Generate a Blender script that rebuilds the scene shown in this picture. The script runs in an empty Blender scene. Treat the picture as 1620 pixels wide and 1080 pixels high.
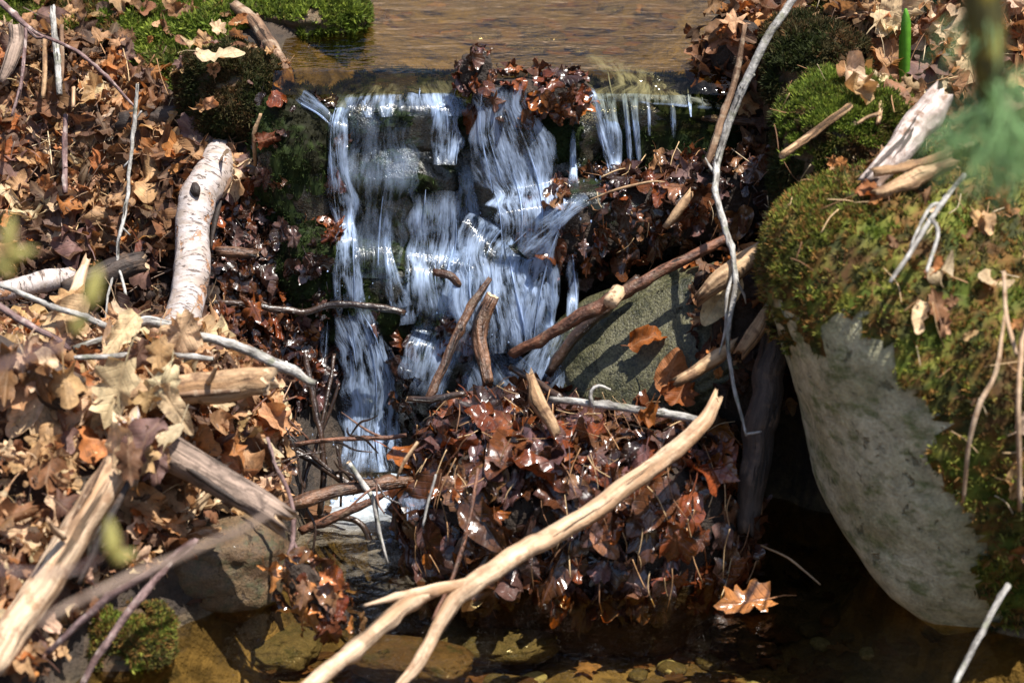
import bpy, bmesh, math, random
import numpy as np
from mathutils import Vector

scene = bpy.context.scene
COL = scene.collection
# ------------------------------------------------------------------ camera
PITCH = math.radians(20.0)
CAM = np.array([0.0, -4*math.cos(PITCH), 0.23 + 4*math.sin(PITCH)])
FX = 85/36*1620
cd = bpy.data.cameras.new('camera')
cd.lens = 85; cd.sensor_width = 36; cd.clip_start = 0.1; cd.clip_end = 300
cam = bpy.data.objects.new('camera', cd); COL.objects.link(cam)
cam.location = CAM; cam.rotation_euler = (math.pi/2 - PITCH, 0, 0)
cd.dof.use_dof = True; cd.dof.focus_distance = 3.95; cd.dof.aperture_fstop = 3.6
scene.camera = cam
# ------------------------------------------------------------------ world, sun, exposure
SUN = Vector((0.30, -0.22, 0.93)).normalized()
w = bpy.data.worlds.new('World'); scene.world = w; w.use_nodes = True
wt = w.node_tree
sky = wt.nodes.new('ShaderNodeTexSky'); sky.sky_type = 'NISHITA'; sky.sun_disc = False
sky.sun_elevation = math.asin(SUN.z); sky.sun_rotation = math.atan2(SUN.x, SUN.y)
wt.links.new(sky.outputs[0], wt.nodes['Background'].inputs[0])
wt.nodes['Background'].inputs[1].default_value = 0.10
sl = bpy.data.lights.new('sun', 'SUN'); sl.energy = 5.0; sl.angle = math.radians(0.5); sl.color = (1, .95, .87)
so = bpy.data.objects.new('sun', sl); COL.objects.link(so)
so.rotation_euler = SUN.to_track_quat('Z', 'Y').to_euler()
vs = scene.view_settings
vs.view_transform = 'Standard'; vs.look = 'None'; vs.gamma = 1; vs.exposure = 1.05
scene.render.engine = 'CYCLES'
cy = scene.cycles
cy.use_denoising = True
cy.max_bounces = 8; cy.diffuse_bounces = 3; cy.glossy_bounces = 3; cy.transmission_bounces = 6; cy.transparent_max_bounces = 24
cy.caustics_reflective = False; cy.caustics_refractive = False
cy.sample_clamp_indirect = 6; cy.sample_clamp_direct = 40

# ------------------------------------------------------------------ numeric helpers
rng = np.random.default_rng(7)
random.seed(7)
FWD = np.array([0, math.cos(PITCH), -math.sin(PITCH)]); UPV = np.array([0, math.sin(PITCH), math.cos(PITCH)]); RT = np.array([1.0, 0, 0])
def ray(px, py): return FWD + RT*(px-810)/FX + UPV*(540-py)/FX
def P(px, py, Y):
    d = ray(px, py); return CAM + d*((Y-CAM[1])/d[1])
def PZ(px, py, Z):
    d = ray(px, py); return CAM + d*((Z-CAM[2])/d[2])
def proj(V):
    q = np.asarray(V)-CAM; z = q@FWD
    return 810+FX*(q@RT)/z, 540-FX*(q@UPV)/z, z
def msize(px, p): return px*((np.asarray(p)-CAM)@FWD)/FX
def unit(v): return v/np.maximum(np.linalg.norm(v, axis=-1, keepdims=True), 1e-9)

def _h(i, j, k, s):
    n = (i*374761393 + j*668265263 + k*2147483647 + s*974634777) & 0xffffffff
    n = ((n ^ (n >> 13))*1274126177) & 0xffffffff
    n = ((n ^ (n >> 15))*2246822519) & 0xffffffff
    return ((n ^ (n >> 16)) & 0xffffff)/0xffffff
def vnoise(p, s=0):
    p = np.asarray(p, float); i = np.floor(p).astype(np.int64); f = p-i; f = f*f*(3-2*f)
    r = 0
    for dx in (0, 1):
        for dy in (0, 1):
            for dz in (0, 1):
                wgt = (f[..., 0] if dx else 1-f[..., 0])*(f[..., 1] if dy else 1-f[..., 1])*(f[..., 2] if dz else 1-f[..., 2])
                r = r + wgt*_h(i[..., 0]+dx, i[..., 1]+dy, i[..., 2]+dz, s)
    return r*2-1
def fbm(p, s=0, o=4, g=.5):
    p = np.asarray(p, float); a = 1; r = 0
    for k in range(o):
        r = r + a*vnoise(p, s+k); p = p*2.03+7.1; a *= g
    return r
def inpoly(x, y, poly):
    x = np.asarray(x); y = np.asarray(y); r = np.zeros(x.shape, bool); n = len(poly)
    for a in range(n):
        x1, y1 = poly[a]; x2, y2 = poly[(a+1) % n]
        c = ((y1 > y) != (y2 > y)) & (x < (x2-x1)*(y-y1)/((y2-y1) if y2 != y1 else 1e-9)+x1)
        r ^= c
    return r

# ------------------------------------------------------------------ mesh builder
class MB:
    def __init__(s): s.V = []; s.F = []; s.C = []; s.K = []; s.n = 0
    def add(s, V, F, col=(1, 1, 1), crd=None):
        V = np.asarray(V, float); F = [np.asarray(f, np.int64) for f in (F if isinstance(F, list) else [F])]
        n = len(V)
        c = np.asarray(col, float); c = np.broadcast_to(c, (n, 3)) if c.ndim == 1 else c
        s.V.append(V); s.C.append(c); s.K.append(V if crd is None else np.asarray(crd, float))
        for f in F:
            if len(f): s.F.append(f+s.n)
        s.n += n
    def build(s, name, mat, parent=None, origin=None, smooth=True):
        V = np.concatenate(s.V); C = np.concatenate(s.C); K = np.concatenate(s.K)
        me = bpy.data.meshes.new(name)
        o = bpy.data.objects.new(name, me)
        if parent is not None:
            org = np.array(parent['_org']); o.parent = parent; oo = org
        else:
            oo = np.array(origin if origin is not None else [(V[:, 0].min()+V[:, 0].max())/2, (V[:, 1].min()+V[:, 1].max())/2, V[:, 2].min()])
            o.location = oo
        o['_org'] = [float(x) for x in oo]
        lt = np.concatenate([np.full(len(f), f.shape[1]) for f in s.F]); li = np.concatenate([f.ravel() for f in s.F])
        me.vertices.add(len(V)); me.vertices.foreach_set('co', (V-oo).astype(np.float32).ravel())
        me.loops.add(len(li)); me.loops.foreach_set('vertex_index', li.astype(np.int32))
        me.polygons.add(len(lt)); me.polygons.foreach_set('loop_start', np.concatenate([[0], np.cumsum(lt)[:-1]]).astype(np.int32))
        me.polygons.foreach_set('loop_total', lt.astype(np.int32))
        me.polygons.foreach_set('use_smooth', np.full(len(lt), smooth))
        me.update(calc_edges=True); me.validate()
        a = me.attributes.new('Col', 'FLOAT_COLOR', 'POINT'); a.data.foreach_set('color', np.c_[C, np.ones(len(C))].astype(np.float32).ravel())
        a = me.attributes.new('crd', 'FLOAT_VECTOR', 'POINT'); a.data.foreach_set('vector', K.astype(np.float32).ravel())
        me.materials.append(mat)
        COL.objects.link(o)
        return o
def tag(o, label, cat=None, group=None, kind=None):
    if label: o['label'] = label
    if cat: o['category'] = cat
    if group: o['group'] = group
    if kind: o['kind'] = kind
    return o
def empty(name, loc):
    o = bpy.data.objects.new(name, None); o.location = loc; o.empty_display_size = .02
    o['_org'] = [float(x) for x in loc]; COL.objects.link(o); return o

# ------------------------------------------------------------------ materials
def nodes(name):
    m = bpy.data.materials.new(name); m.use_nodes = True; nt = m.node_tree; nt.nodes.clear()
    def N(t, **kw):
        n = nt.nodes.new('ShaderNode'+t)
        for k, v in kw.items():
            if k[0] == '_': setattr(n, k[1:], v)
            else:
                key = int(k[1:]) if k[0] == 'i' and k[1:].isdigit() else k.replace('__', ' ')
                if hasattr(v, 'is_output'): nt.links.new(v, n.inputs[key])
                else: n.inputs[key].default_value = v
        return n
    def out(sh, disp=None):
        o = N('OutputMaterial', Surface=sh)
    return m, N, out
def c4(c): return (c[0], c[1], c[2], 1)
def math_(N, op, a, b=0.0, clamp=False):
    n = N('Math', _operation=op, _use_clamp=clamp, i0=a, i1=b); return n.outputs[0]
def ramp(N, f, lo, hi, a=0.0, b=1.0):
    return N('MapRange', Value=f, From__Min=lo, From__Max=hi, To__Min=a, To__Max=b).outputs[0]
def mixc(N, f, a, b, mode='MIX'):
    n = N('Mix', _data_type='RGBA', _blend_type=mode)
    nt = n.id_data
    for idx, v in ((0, f), (6, a), (7, b)):
        if hasattr(v, 'is_output'): nt.links.new(v, n.inputs[idx])
        else: n.inputs[idx].default_value = v if idx == 0 else c4(v)
    return n.outputs[2]
def noise(N, vec, sc, det=3, rough=.55, dist=0):
    return N('TexNoise', Vector=vec, Scale=sc, Detail=det, Roughness=rough, Distortion=dist).outputs[0]
def scl(N, vec, s):
    return N('Mapping', Vector=vec, Scale=s).outputs[0]
def attr(N, a): return N('Attribute', _attribute_name=a)
def bump(N, h, strength, dist):
    return N('Bump', Height=h, Strength=strength, Distance=dist).outputs[0]

def leaf_mat(name, wet):
    m, N, out = nodes(name)
    col = attr(N, 'Col').outputs['Color']; crd = attr(N, 'crd').outputs['Vector']
    sep = N('SeparateXYZ', Vector=crd)
    au = math_(N, 'ABSOLUTE', sep.outputs[0])
    mid = ramp(N, au, .012, .03, 1, 0)
    t = math_(N, 'SUBTRACT', sep.outputs[1], math_(N, 'MULTIPLY', au, .75))
    fr = math_(N, 'FRACT', math_(N, 'MULTIPLY', t, 8.0))
    sv = ramp(N, math_(N, 'ABSOLUTE', math_(N, 'SUBTRACT', fr, .5)), .03, .10, .75, 0)
    vein = math_(N, 'MAXIMUM', mid, sv)
    geo = N('NewGeometry').outputs['Position']
    n1 = noise(N, geo, 55, 4); n2 = noise(N, geo, 240, 2)
    k = math_(N, 'ADD', ramp(N, n1, .3, .7, .55, 1.25), ramp(N, n2, .3, .7, -.12, .12))
    c = mixc(N, 1.0, col, N('CombineXYZ', X=k, Y=k, Z=k).outputs[0], 'MULTIPLY')
    blot = ramp(N, noise(N, geo, 90, 3), .60, .70)
    c = mixc(N, math_(N, 'MULTIPLY', blot, .55), c, (.035, .022, .016))
    c = mixc(N, math_(N, 'MULTIPLY', vein, .38), c, mixc(N, .5, c, (.34, .22, .12)) if not wet else (.03, .015, .01))
    h = math_(N, 'ADD', math_(N, 'MULTIPLY', n1, .6), math_(N, 'MULTIPLY', vein, -.5))
    bp = bump(N, h, .5, .003 if not wet else .004)
    if wet:
        rg = ramp(N, noise(N, geo, 35, 3), .35, .62, .07, .38)
        b = N('BsdfPrincipled', Base__Color=c, Roughness=rg, Normal=bp)
        b.inputs['Specular IOR Level'].default_value = .5
        b.inputs['Coat Weight'].default_value = .3; b.inputs['Coat Roughness'].default_value = .1
    else:
        b = N('BsdfPrincipled', Base__Color=c, Roughness=.62, Normal=bp)
        b.inputs['Specular IOR Level'].default_value = .3
    tl = N('BsdfTranslucent', Color=mixc(N, 1.0, c, (1.25, .95, .7), 'MULTIPLY'), Normal=bp)
    out(N('MixShader', Fac=.10 if wet else .30, i1=b.outputs[0], i2=tl.outputs[0]).outputs[0])
    return m

def rock_mat(name, c1, c2, c3, wet=0.0, sc=1.0, speck=.4):
    m, N, out = nodes(name)
    p = N('TexCoord').outputs['Object']
    n1 = noise(N, p, 9*sc, 5, .6); n2 = noise(N, p, 60*sc, 4, .65); n3 = noise(N, p, 230*sc, 2)
    c = mixc(N, ramp(N, n1, .38, .62), c1, c2)
    c = mixc(N, ramp(N, noise(N, scl(N, p, (1, 1, 1.7)), 22*sc, 5, .7), .50, .64), c, c3)
    k = math_(N, 'ADD', ramp(N, n2, .3, .7, .62, 1.2), ramp(N, n3, .35, .65, -speck*.6, speck*.6))
    c = mixc(N, 1.0, c, N('CombineXYZ', X=k, Y=k, Z=k).outputs[0], 'MULTIPLY')
    pit = ramp(N, noise(N, p, 34*sc, 4, .7, .5), .625, .67); lich = ramp(N, noise(N, p, 15*sc, 5, .75, .8), .60, .64)
    c = mixc(N, math_(N, 'MULTIPLY', lich, .5), c, tuple(min(1, x*1.25) for x in c2)); c = mixc(N, math_(N, 'MULTIPLY', pit, .75), c, tuple(x*.3 for x in c1))
    h = math_(N, 'SUBTRACT', math_(N, 'ADD', math_(N, 'MULTIPLY', n2, .6), math_(N, 'MULTIPLY', n3, .35)), math_(N, 'MULTIPLY', pit, .9))
    b = N('BsdfPrincipled', Base__Color=c, Roughness=ramp(N, n2, .3, .7, max(.9-wet*.9, .08), max(.95-wet*.6, .2)), Normal=bump(N, h, .8, .006))
    b.inputs['Specular IOR Level'].default_value = .35+.1*wet
    if wet: b.inputs['Coat Weight'].default_value = .22*wet; b.inputs['Coat Roughness'].default_value = .08
    out(b.outputs[0]); return m

def bark_mat(name, c1, c2, c3=None, fs=(60, 60, 9), wet=0.0, bstr=.8, th=(.42, .6)):
    m, N, out = nodes(name)
    p = attr(N, 'crd').outputs['Vector']
    n1 = noise(N, scl(N, p, fs), 1, 5, .62); n2 = noise(N, p, 42, 4, .6); n3 = noise(N, scl(N, p, tuple(3*f for f in fs)), 1, 3)
    c = mixc(N, ramp(N, n1, th[0], th[1]), c1, c2)
    if c3: c = mixc(N, ramp(N, n2, .54, .64), c, c3)
    k = ramp(N, n3, .3, .7, .62, 1.25)
    c = mixc(N, 1.0, c, N('CombineXYZ', X=k, Y=k, Z=k).outputs[0], 'MULTIPLY')
    crack = ramp(N, noise(N, scl(N, p, (fs[0]*1.6, fs[1]*1.6, fs[2]*.7)), 1, 4, .7, .6), .595, .635)
    dirt = ramp(N, noise(N, p, 28, 5, .7), .52, .66)
    c = mixc(N, math_(N, 'MULTIPLY', crack, .92), c, tuple(x*.12 for x in c1))
    c = mixc(N, math_(N, 'MULTIPLY', dirt, .6), c, tuple(x*.45 for x in c1))
    h = math_(N, 'SUBTRACT', math_(N, 'ADD', n1, math_(N, 'ADD', math_(N, 'MULTIPLY', n3, .5), math_(N, 'MULTIPLY', noise(N, p, 170, 3), .5))), math_(N, 'MULTIPLY', crack, 1.2))
    b = N('BsdfPrincipled', Base__Color=c, Roughness=.85-wet*.65, Normal=bump(N, h, bstr, .004))
    b.inputs['Specular IOR Level'].default_value = .3+.35*wet
    out(b.outputs[0]); return m

def birch_mat():
    m, N, out = nodes('birch_bark')
    p = attr(N, 'crd').outputs['Vector']
    dash = ramp(N, noise(N, scl(N, p, (52, 52, 210)), 1, 4, .65, .5), .57, .63)
    band = ramp(N, noise(N, scl(N, p, (30, 30, 62)), 1, 5, .7), .38, .66)
    peel = ramp(N, noise(N, scl(N, p, (26, 26, 22)), 1, 5, .75), .57, .62)
    c = mixc(N, band, (.29, .23, .19), (.47, .42, .41))
    c = mixc(N, peel, c, (.32, .16, .08))
    c = mixc(N, math_(N, 'MULTIPLY', dash, .9), c, (.07, .045, .035))
    h = math_(N, 'SUBTRACT', math_(N, 'MULTIPLY', band, .5), math_(N, 'ADD', dash, peel))
    b = N('BsdfPrincipled', Base__Color=c, Roughness=.6, Normal=bump(N, h, .7, .003))
    out(b.outputs[0]); return m

def wood_end_mat():
    m, N, out = nodes('cut_wood')
    p = attr(N, 'crd').outputs['Vector']
    rr = N('VectorMath', _operation='LENGTH', i0=N('Mapping', Vector=p, Scale=(1, 1, 0)).outputs[0]).outputs['Value']
    rings = ramp(N, math_(N, 'SINE', math_(N, 'MULTIPLY', rr, 2600)), -1, 1)
    c = mixc(N, rings, (.46, .31, .18), (.58, .42, .27))
    c = mixc(N, ramp(N, noise(N, p, 120, 4), .5, .66), c, (.14, .08, .045))
    out(N('BsdfPrincipled', Base__Color=c, Roughness=.8).outputs[0]); return m

def attr_mat(name, rough=.7, transl=.3, spec=.3, lo=.7, hi=1.25, sc=80):
    m, N, out = nodes(name)
    col = attr(N, 'Col').outputs['Color']
    k = ramp(N, noise(N, N('NewGeometry').outputs['Position'], sc, 3), .3, .7, lo, hi)
    c = mixc(N, 1.0, col, N('CombineXYZ', X=k, Y=k, Z=k).outputs[0], 'MULTIPLY')
    b = N('BsdfPrincipled', Base__Color=c, Roughness=rough); b.inputs['Specular IOR Level'].default_value = spec
    t = N('BsdfTranslucent', Color=c)
    out(N('MixShader', Fac=transl, i1=b.outputs[0], i2=t.outputs[0]).outputs[0]); return m

def ground_mat():
    m, N, out = nodes('soil_and_bed')
    col = attr(N, 'Col').outputs['Color']
    p = N('NewGeometry').outputs['Position']
    n1 = noise(N, p, 26, 5, .65); n2 = noise(N, p, 120, 4, .6)
    v = N('TexVoronoi', Vector=p, Scale=34.0)
    vc = N('SeparateColor', Color=v.outputs['Color']).outputs[0]
    k = math_(N, 'MULTIPLY', ramp(N, n1, .3, .7, .45, 1.5), ramp(N, vc, 0, 1, .6, 1.35))
    c = mixc(N, 1.0, col, N('CombineXYZ', X=k, Y=k, Z=k).outputs[0], 'MULTIPLY')
    h = math_(N, 'ADD', n2, math_(N, 'SUBTRACT', n1, v.outputs['Distance']))
    b = N('BsdfPrincipled', Base__Color=c, Roughness=.85, Normal=bump(N, h, .9, .012))
    out(b.outputs[0]); return m

def pool_mat(name, tint, foam=None, wave=(30, 30, 30), bstr=.35, bdist=.006):
    m, N, out = nodes(name)
    p = N('NewGeometry').outputs['Position']
    h = math_(N, 'ADD', noise(N, scl(N, p, wave), 1, 3), math_(N, 'MULTIPLY', noise(N, scl(N, p, wave), 3.1, 2), .35))
    bp = bump(N, h, bstr, bdist)
    fr = N('Fresnel', IOR=1.33, Normal=bp).outputs[0]
    g = N('BsdfGlossy', Color=(1, 1, 1, 1), Roughness=.03, Normal=bp)
    t = N('BsdfTransparent', Color=c4(tint))
    s = N('MixShader', Fac=fr, i1=t.outputs[0], i2=g.outputs[0]).outputs[0]
    if foam:
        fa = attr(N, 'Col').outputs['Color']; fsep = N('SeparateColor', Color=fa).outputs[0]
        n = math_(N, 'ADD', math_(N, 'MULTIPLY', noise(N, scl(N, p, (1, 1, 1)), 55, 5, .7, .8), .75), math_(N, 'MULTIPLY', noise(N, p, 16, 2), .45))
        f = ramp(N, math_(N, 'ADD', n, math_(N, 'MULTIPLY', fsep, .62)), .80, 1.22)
        foam_refl_col = mixc(N, ramp(N, fsep, .62, .98), (.22, .185, .135), (.62, .72, .82))  # thin foam shades into a painted brown that imitates the pool's reflection
        fb = N('BsdfPrincipled', Base__Color=foam_refl_col, Roughness=.14, Normal=bump(N, noise(N, p, 90, 4), .8, .006))
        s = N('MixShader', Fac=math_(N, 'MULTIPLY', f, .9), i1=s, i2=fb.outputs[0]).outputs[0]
    out(s); return m

def fall_mat():
    m, N, out = nodes('falling_water')
    p = attr(N, 'crd').outputs['Vector']
    dens = N('SeparateColor', Color=attr(N, 'Col').outputs['Color']).outputs[0]
    n1 = noise(N, scl(N, p, (105, 15, 1)), 1, 4, .62, .4); n2 = noise(N, scl(N, p, (330, 42, 1)), 1, 3, .6); n3 = noise(N, scl(N, p, (34, 17, 1)), 1, 3)
    s = math_(N, 'ADD', math_(N, 'MULTIPLY', n1, .55), math_(N, 'ADD', math_(N, 'MULTIPLY', n2, .32), math_(N, 'MULTIPLY', n3, .62)))
    f = math_(N, 'MULTIPLY', math_(N, 'ADD', ramp(N, s, .64, .94), ramp(N, n3, .42, .7, .0, .14)), dens, True)
    bp = bump(N, s, .7, .006)
    b = N('BsdfPrincipled', Base__Color=(.58, .73, 1, 1), Roughness=.16, Normal=bp)  # blue of the reflected sky is put into the water's base colour
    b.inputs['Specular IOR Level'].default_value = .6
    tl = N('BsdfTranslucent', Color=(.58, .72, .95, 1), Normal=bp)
    wsh = N('MixShader', Fac=.4, i1=b.outputs[0], i2=tl.outputs[0]).outputs[0]
    fr = N('Fresnel', IOR=1.33, Normal=bp).outputs[0]
    clear = N('MixShader', Fac=math_(N, 'MULTIPLY', fr, math_(N, 'MULTIPLY', dens, 1.3, True), True), i1=N('BsdfTransparent', Color=(.96, .98, 1, 1)).outputs[0], i2=N('BsdfGlossy', Color=(1, 1, 1, 1), Roughness=.08, Normal=bp).outputs[0]).outputs[0]
    out(N('MixShader', Fac=math_(N, 'MULTIPLY', f, .88), i1=clear, i2=wsh).outputs[0]); return m

M = dict(
    dry=leaf_mat('dry_leaf', False), wet=leaf_mat('wet_leaf', True),
    ground=ground_mat(), moss=attr_mat('moss_fronds', .75, .35, .2), straw=attr_mat('straw', .6, .15),
    plant=attr_mat('green_blade', .45, .4, .4, .8, 1.15),
    grey_rock=rock_mat('grey_boulder', (.30, .285, .165), (.47, .44, .30), (.15, .17, .07), 0, .9, .22),
    slab=rock_mat('olive_slab', (.046, .043, .014), (.088, .082, .046), (.020, .022, .008), .5, 1.3, .8),
    wet_rock=rock_mat('wet_dark_rock', (.016, .015, .011), (.038, .032, .022), (.016, .027, .009), .95, 1.5, .3),
    brown_rock=rock_mat('brown_stone', (.075, .042, .02), (.11, .07, .034), (.05, .045, .02), .3, 1.5),
    bed_rock=rock_mat('streambed_stone', (.085, .07, .036), (.12, .10, .06), (.05, .05, .024), .2, 1.5),
    lichen=bark_mat('grey_lichen_bark', (.13, .115, .10), (.42, .40, .37), (.20, .20, .15), (70, 70, 22), th=(.36, .58)),
    brown=bark_mat('brown_bark', (.10, .055, .032), (.23, .14, .085), (.30, .22, .15)),
    red=bark_mat('red_brown_bark', (.07, .03, .018), (.19, .08, .042), (.13, .08, .05), (70, 70, 24), .45, 1.0),
    pale=bark_mat('bare_pale_wood', (.33, .19, .10), (.54, .39, .26), (.36, .22, .13), (45, 45, 5), bstr=.5, th=(.36, .54)),
    tan=bark_mat('tan_dead_wood', (.26, .15, .075), (.46, .31, .18), (.16, .09, .05), (60, 60, 6)),
    grey=bark_mat('weathered_wood', (.16, .115, .09), (.33, .24, .185), (.10, .07, .055), (70, 70, 6)),
    dark=bark_mat('dark_rotten_wood', (.020, .013, .010), (.055, .036, .026), (.09, .055, .035), (60, 60, 10), .25),
    wetdark=bark_mat('wet_black_twig', (.018, .011, .008), (.06, .034, .022), None, (60, 60, 16), .85),
    wetbrown=bark_mat('wet_brown_stick', (.045, .020, .011), (.18, .085, .042), (.10, .06, .035), (85, 85, 16), .6, 1.3),
    purple=bark_mat('purple_twig_bark', (.12, .07, .065), (.24, .16, .15), (.34, .27, .24), (60, 60, 20)),
    pink=bark_mat('bleached_bark', (.32, .24, .20), (.46, .38, .34), (.22, .14, .10), (40, 40, 8), th=(.3, .52)),
    mossbark=bark_mat('mossy_pine_bark', (.05, .05, .02), (.12, .11, .035), (.30, .24, .04), (40, 40, 12)),
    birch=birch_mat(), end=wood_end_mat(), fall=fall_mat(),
    upper=pool_mat('upper_water', (.70, .58, .33), None, (10, 17, 10), .95, .013),
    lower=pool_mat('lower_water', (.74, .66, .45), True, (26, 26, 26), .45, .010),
)
# ------------------------------------------------------------------ ground: one sheet, banks, step and both beds
def ctl():
    L = []
    pix = [ # left bank
     (-60,0,.55),(0,0,.5),(150,0,.45),(300,20,.42),(390,55,.26),(450,20,.42),(540,10,.5),
     (-60,150,.32),(0,150,.3),(150,150,.28),(280,150,.22),(350,130,.18),(430,110,.12),
     (-60,300,.17),(0,300,.15),(150,300,.13),(250,300,.10),(380,280,.08),(430,300,.10),
     (0,420,.02),(150,420,.03),(300,420,-.02),(60,480,.01),(180,480,.03),(420,420,.03),(500,420,.10),
     (0,540,-.25),(150,540,-.25),(300,540,-.2),(450,560,-.02),
     (0,640,-.45),(150,640,-.45),(300,640,-.42),(385,650,-.30),
     (0,780,-.6),(150,780,-.58),(290,780,-.5),(385,770,-.34),
     (0,900,-.7),(130,900,-.65),(215,880,-.57),
     # right bank
     (1180,60,.16),(1250,40,.17),(1400,0,.1),(1620,0,.1),(1700,0,.1),(1350,150,-.10),(1500,150,-.18),(1700,150,-.2),
     (1250,100,.1),(1500,280,-.34),(1700,280,-.4)]
    for a in pix: L.append(P(*a))
    W = [ (-.45,-.62,-.10),(-.38,-.50,-.11),(-.33,-.36,-.11),(-.36,-.60,-.11),(-.55,-.74,-.07),(-.50,-.68,-.08),(-.31,-.28,-.05),
      (-.46,.35,.70),(-.50,.6,.72),(-.47,.22,.66),(.46,.3,.72),(.48,.6,.74), # beds, banks beyond the frame
     (-.30,-.25,-.08),(-.22,-.05,-.06),(0,-.05,-.02),(.2,-.05,-.02),(.34,-.05,.03),(-.28,.2,.45),(0,.22,.5),(.25,.22,.5),(.36,.12,.42),
     (-.28,.4,.57),(-.1,.4,.555),(.1,.4,.555),(.3,.4,.58),(-.2,.8,.55),(.1,.8,.55),(.3,.8,.57),(-.3,1.5,.55),(.4,1.5,.55),(0,3,.54),
     (-.25,-.5,-.11),(0,-.5,-.12),(.25,-.5,-.12),(.45,-.5,-.12),(.6,-.55,-.1),(.9,-.6,-.06),(-.3,-.72,-.11),(0,-.8,-.13),(.3,-.8,-.12),(.6,-.85,-.1),
     (-.45,-.74,-.08),(-.55,-.85,-.06),(0,-1.2,-.14),(.5,-1.2,-.11),(-.5,-1.2,-.08),(0,-2,-.18),(.6,-2,-.16),(-.6,-2,-.14),(0,-3.5,-.3),
     (.42,-.28,-.08),(.46,-.12,.0),(.5,.0,.35),(.42,.0,.2),(.85,-.12,.15),(.95,-.15,.3),(.55,-.42,-.12),(.62,-.30,-.11),(.52,-.22,-.10),(.75,-.30,-.06),(.56,-.12,-.04),(1.05,-.5,.4),
     (-1.2,-.6,.42),(-1.2,-1.2,.40),(-.95,-.95,.2),(-1.3,0,.72),(-1.2,1,.85),(-.8,1.2,.74),(-1.3,2.5,1.1),(-.9,-1.6,.15),(-1.4,-2.5,.4),
     (1.3,-1.2,.5),(1.3,0,.88),(1.2,1,.95),(.7,1.0,.80),(.55,.55,.74),(1.3,2.5,1.2),(1.0,-1.6,.1),(1.5,-2.5,.35),(-.62,.75,.68),(.5,1.6,.72),(-.75,2.2,.72),(.85,2.2,.78)]
    return np.array(L+[np.array(a) for a in W])
CT = ctl()
_d = np.linalg.norm(CT[:, None, :2]-CT[None, :, :2], axis=2)
_A = np.zeros((len(CT)+3,)*2); _A[:-3, :-3] = _d+np.eye(len(CT))*-.004
_A[:-3, -3] = 1; _A[:-3, -2:] = CT[:, :2]; _A[-3:, :-3] = _A[:-3, -3:].T
_w = np.linalg.solve(_A, np.r_[CT[:, 2], 0, 0, 0])
def gz(x, y):
    x = np.asarray(x, float); y = np.asarray(y, float); sh = x.shape
    xc = np.clip(x, -1.5, 1.5).ravel(); yc = np.clip(y, -2.6, 2.4).ravel()
    r = np.zeros(len(xc))
    for a in range(0, len(xc), 20000):
        sl_ = slice(a, a+20000)
        r[sl_] = np.hypot(xc[sl_, None]-CT[:, 0], yc[sl_, None]-CT[:, 1])@_w[:-3]+_w[-3]+xc[sl_]*_w[-2]+yc[sl_]*_w[-1]
    r = r.reshape(sh)
    ox = np.maximum(np.abs(x)-1.5, 0); oy = np.maximum(y-2.4, 0); on = np.maximum(-2.6-y, 0)
    r = r + .32*ox + np.where(oy > 0, .05*oy+.42*np.maximum(oy-1.2, 0), 0) - .04*np.minimum(on, 5)
    return r + .012*fbm(np.stack([x*9, y*9, x*0], -1), 3) + .05*np.minimum(ox+oy, 3)*fbm(np.stack([x*.7, y*.7, x*0], -1), 9)
def axis(lo, hi, st, far):
    a = np.arange(lo, hi+1e-6, st); b = [hi]; s = st
    while b[-1] < far: s *= 1.25; b.append(b[-1]+s)
    c = [lo]; s = st
    while c[-1] > -far: s *= 1.25; c.append(c[-1]-s)
    return np.r_[c[:0:-1], a, b[1:]]
gx, gy = axis(-1.1, 1.1, .013, 60), axis(-1.2, 1.2, .013, 60)
GX, GY = np.meshgrid(gx, gy); GZ = gz(GX, GY)
GV = np.stack([GX, GY, GZ], -1).reshape(-1, 3)
def gridfaces(ny, nx):
    i = (np.arange(ny-1)[:, None]*nx+np.arange(nx-1)[None]).ravel()
    return np.c_[i, i+1, i+nx+1, i+nx]
GF = gridfaces(len(gy), len(gx))
def ground_colour(V):
    soil = np.array([.036, .023, .014]); bed = np.array([.15, .105, .048]); up = np.array([.088, .066, .026]); far = np.array([.16, .105, .06])
    x, y, z = V.T
    c = np.broadcast_to(soil, V.shape).copy()
    m = np.clip((.02-z)/.04, 0, 1)[:, None]*(y < .05)[:, None]; c = c*(1-m)+bed*m
    m = (np.clip((.665-z)/.03, 0, 1)*(y > .12)*(np.abs(x) < .6))[:, None]; c = c*(1-m)+up*m
    m = np.clip((np.hypot(x, y)-1.6)/1.0, 0, 1)[:, None]*(z > .05)[:, None]; c = c*(1-m)+far*m
    pool = np.clip((.665-z)/.03, 0, 1)*(y > .12)*(np.abs(x) < .6)
    return c*np.clip(1+(.35+.5*pool)*fbm(V*np.array([6, 4, 6]), 5), .25, 2)[:, None]
g = MB(); g.add(GV, GF, ground_colour(GV))
ground = tag(g.build('ground', M['ground'], origin=(0, 0, 0)), 'brown soil banks and stony stream bed around the little waterfall', 'ground', kind='structure')

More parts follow.
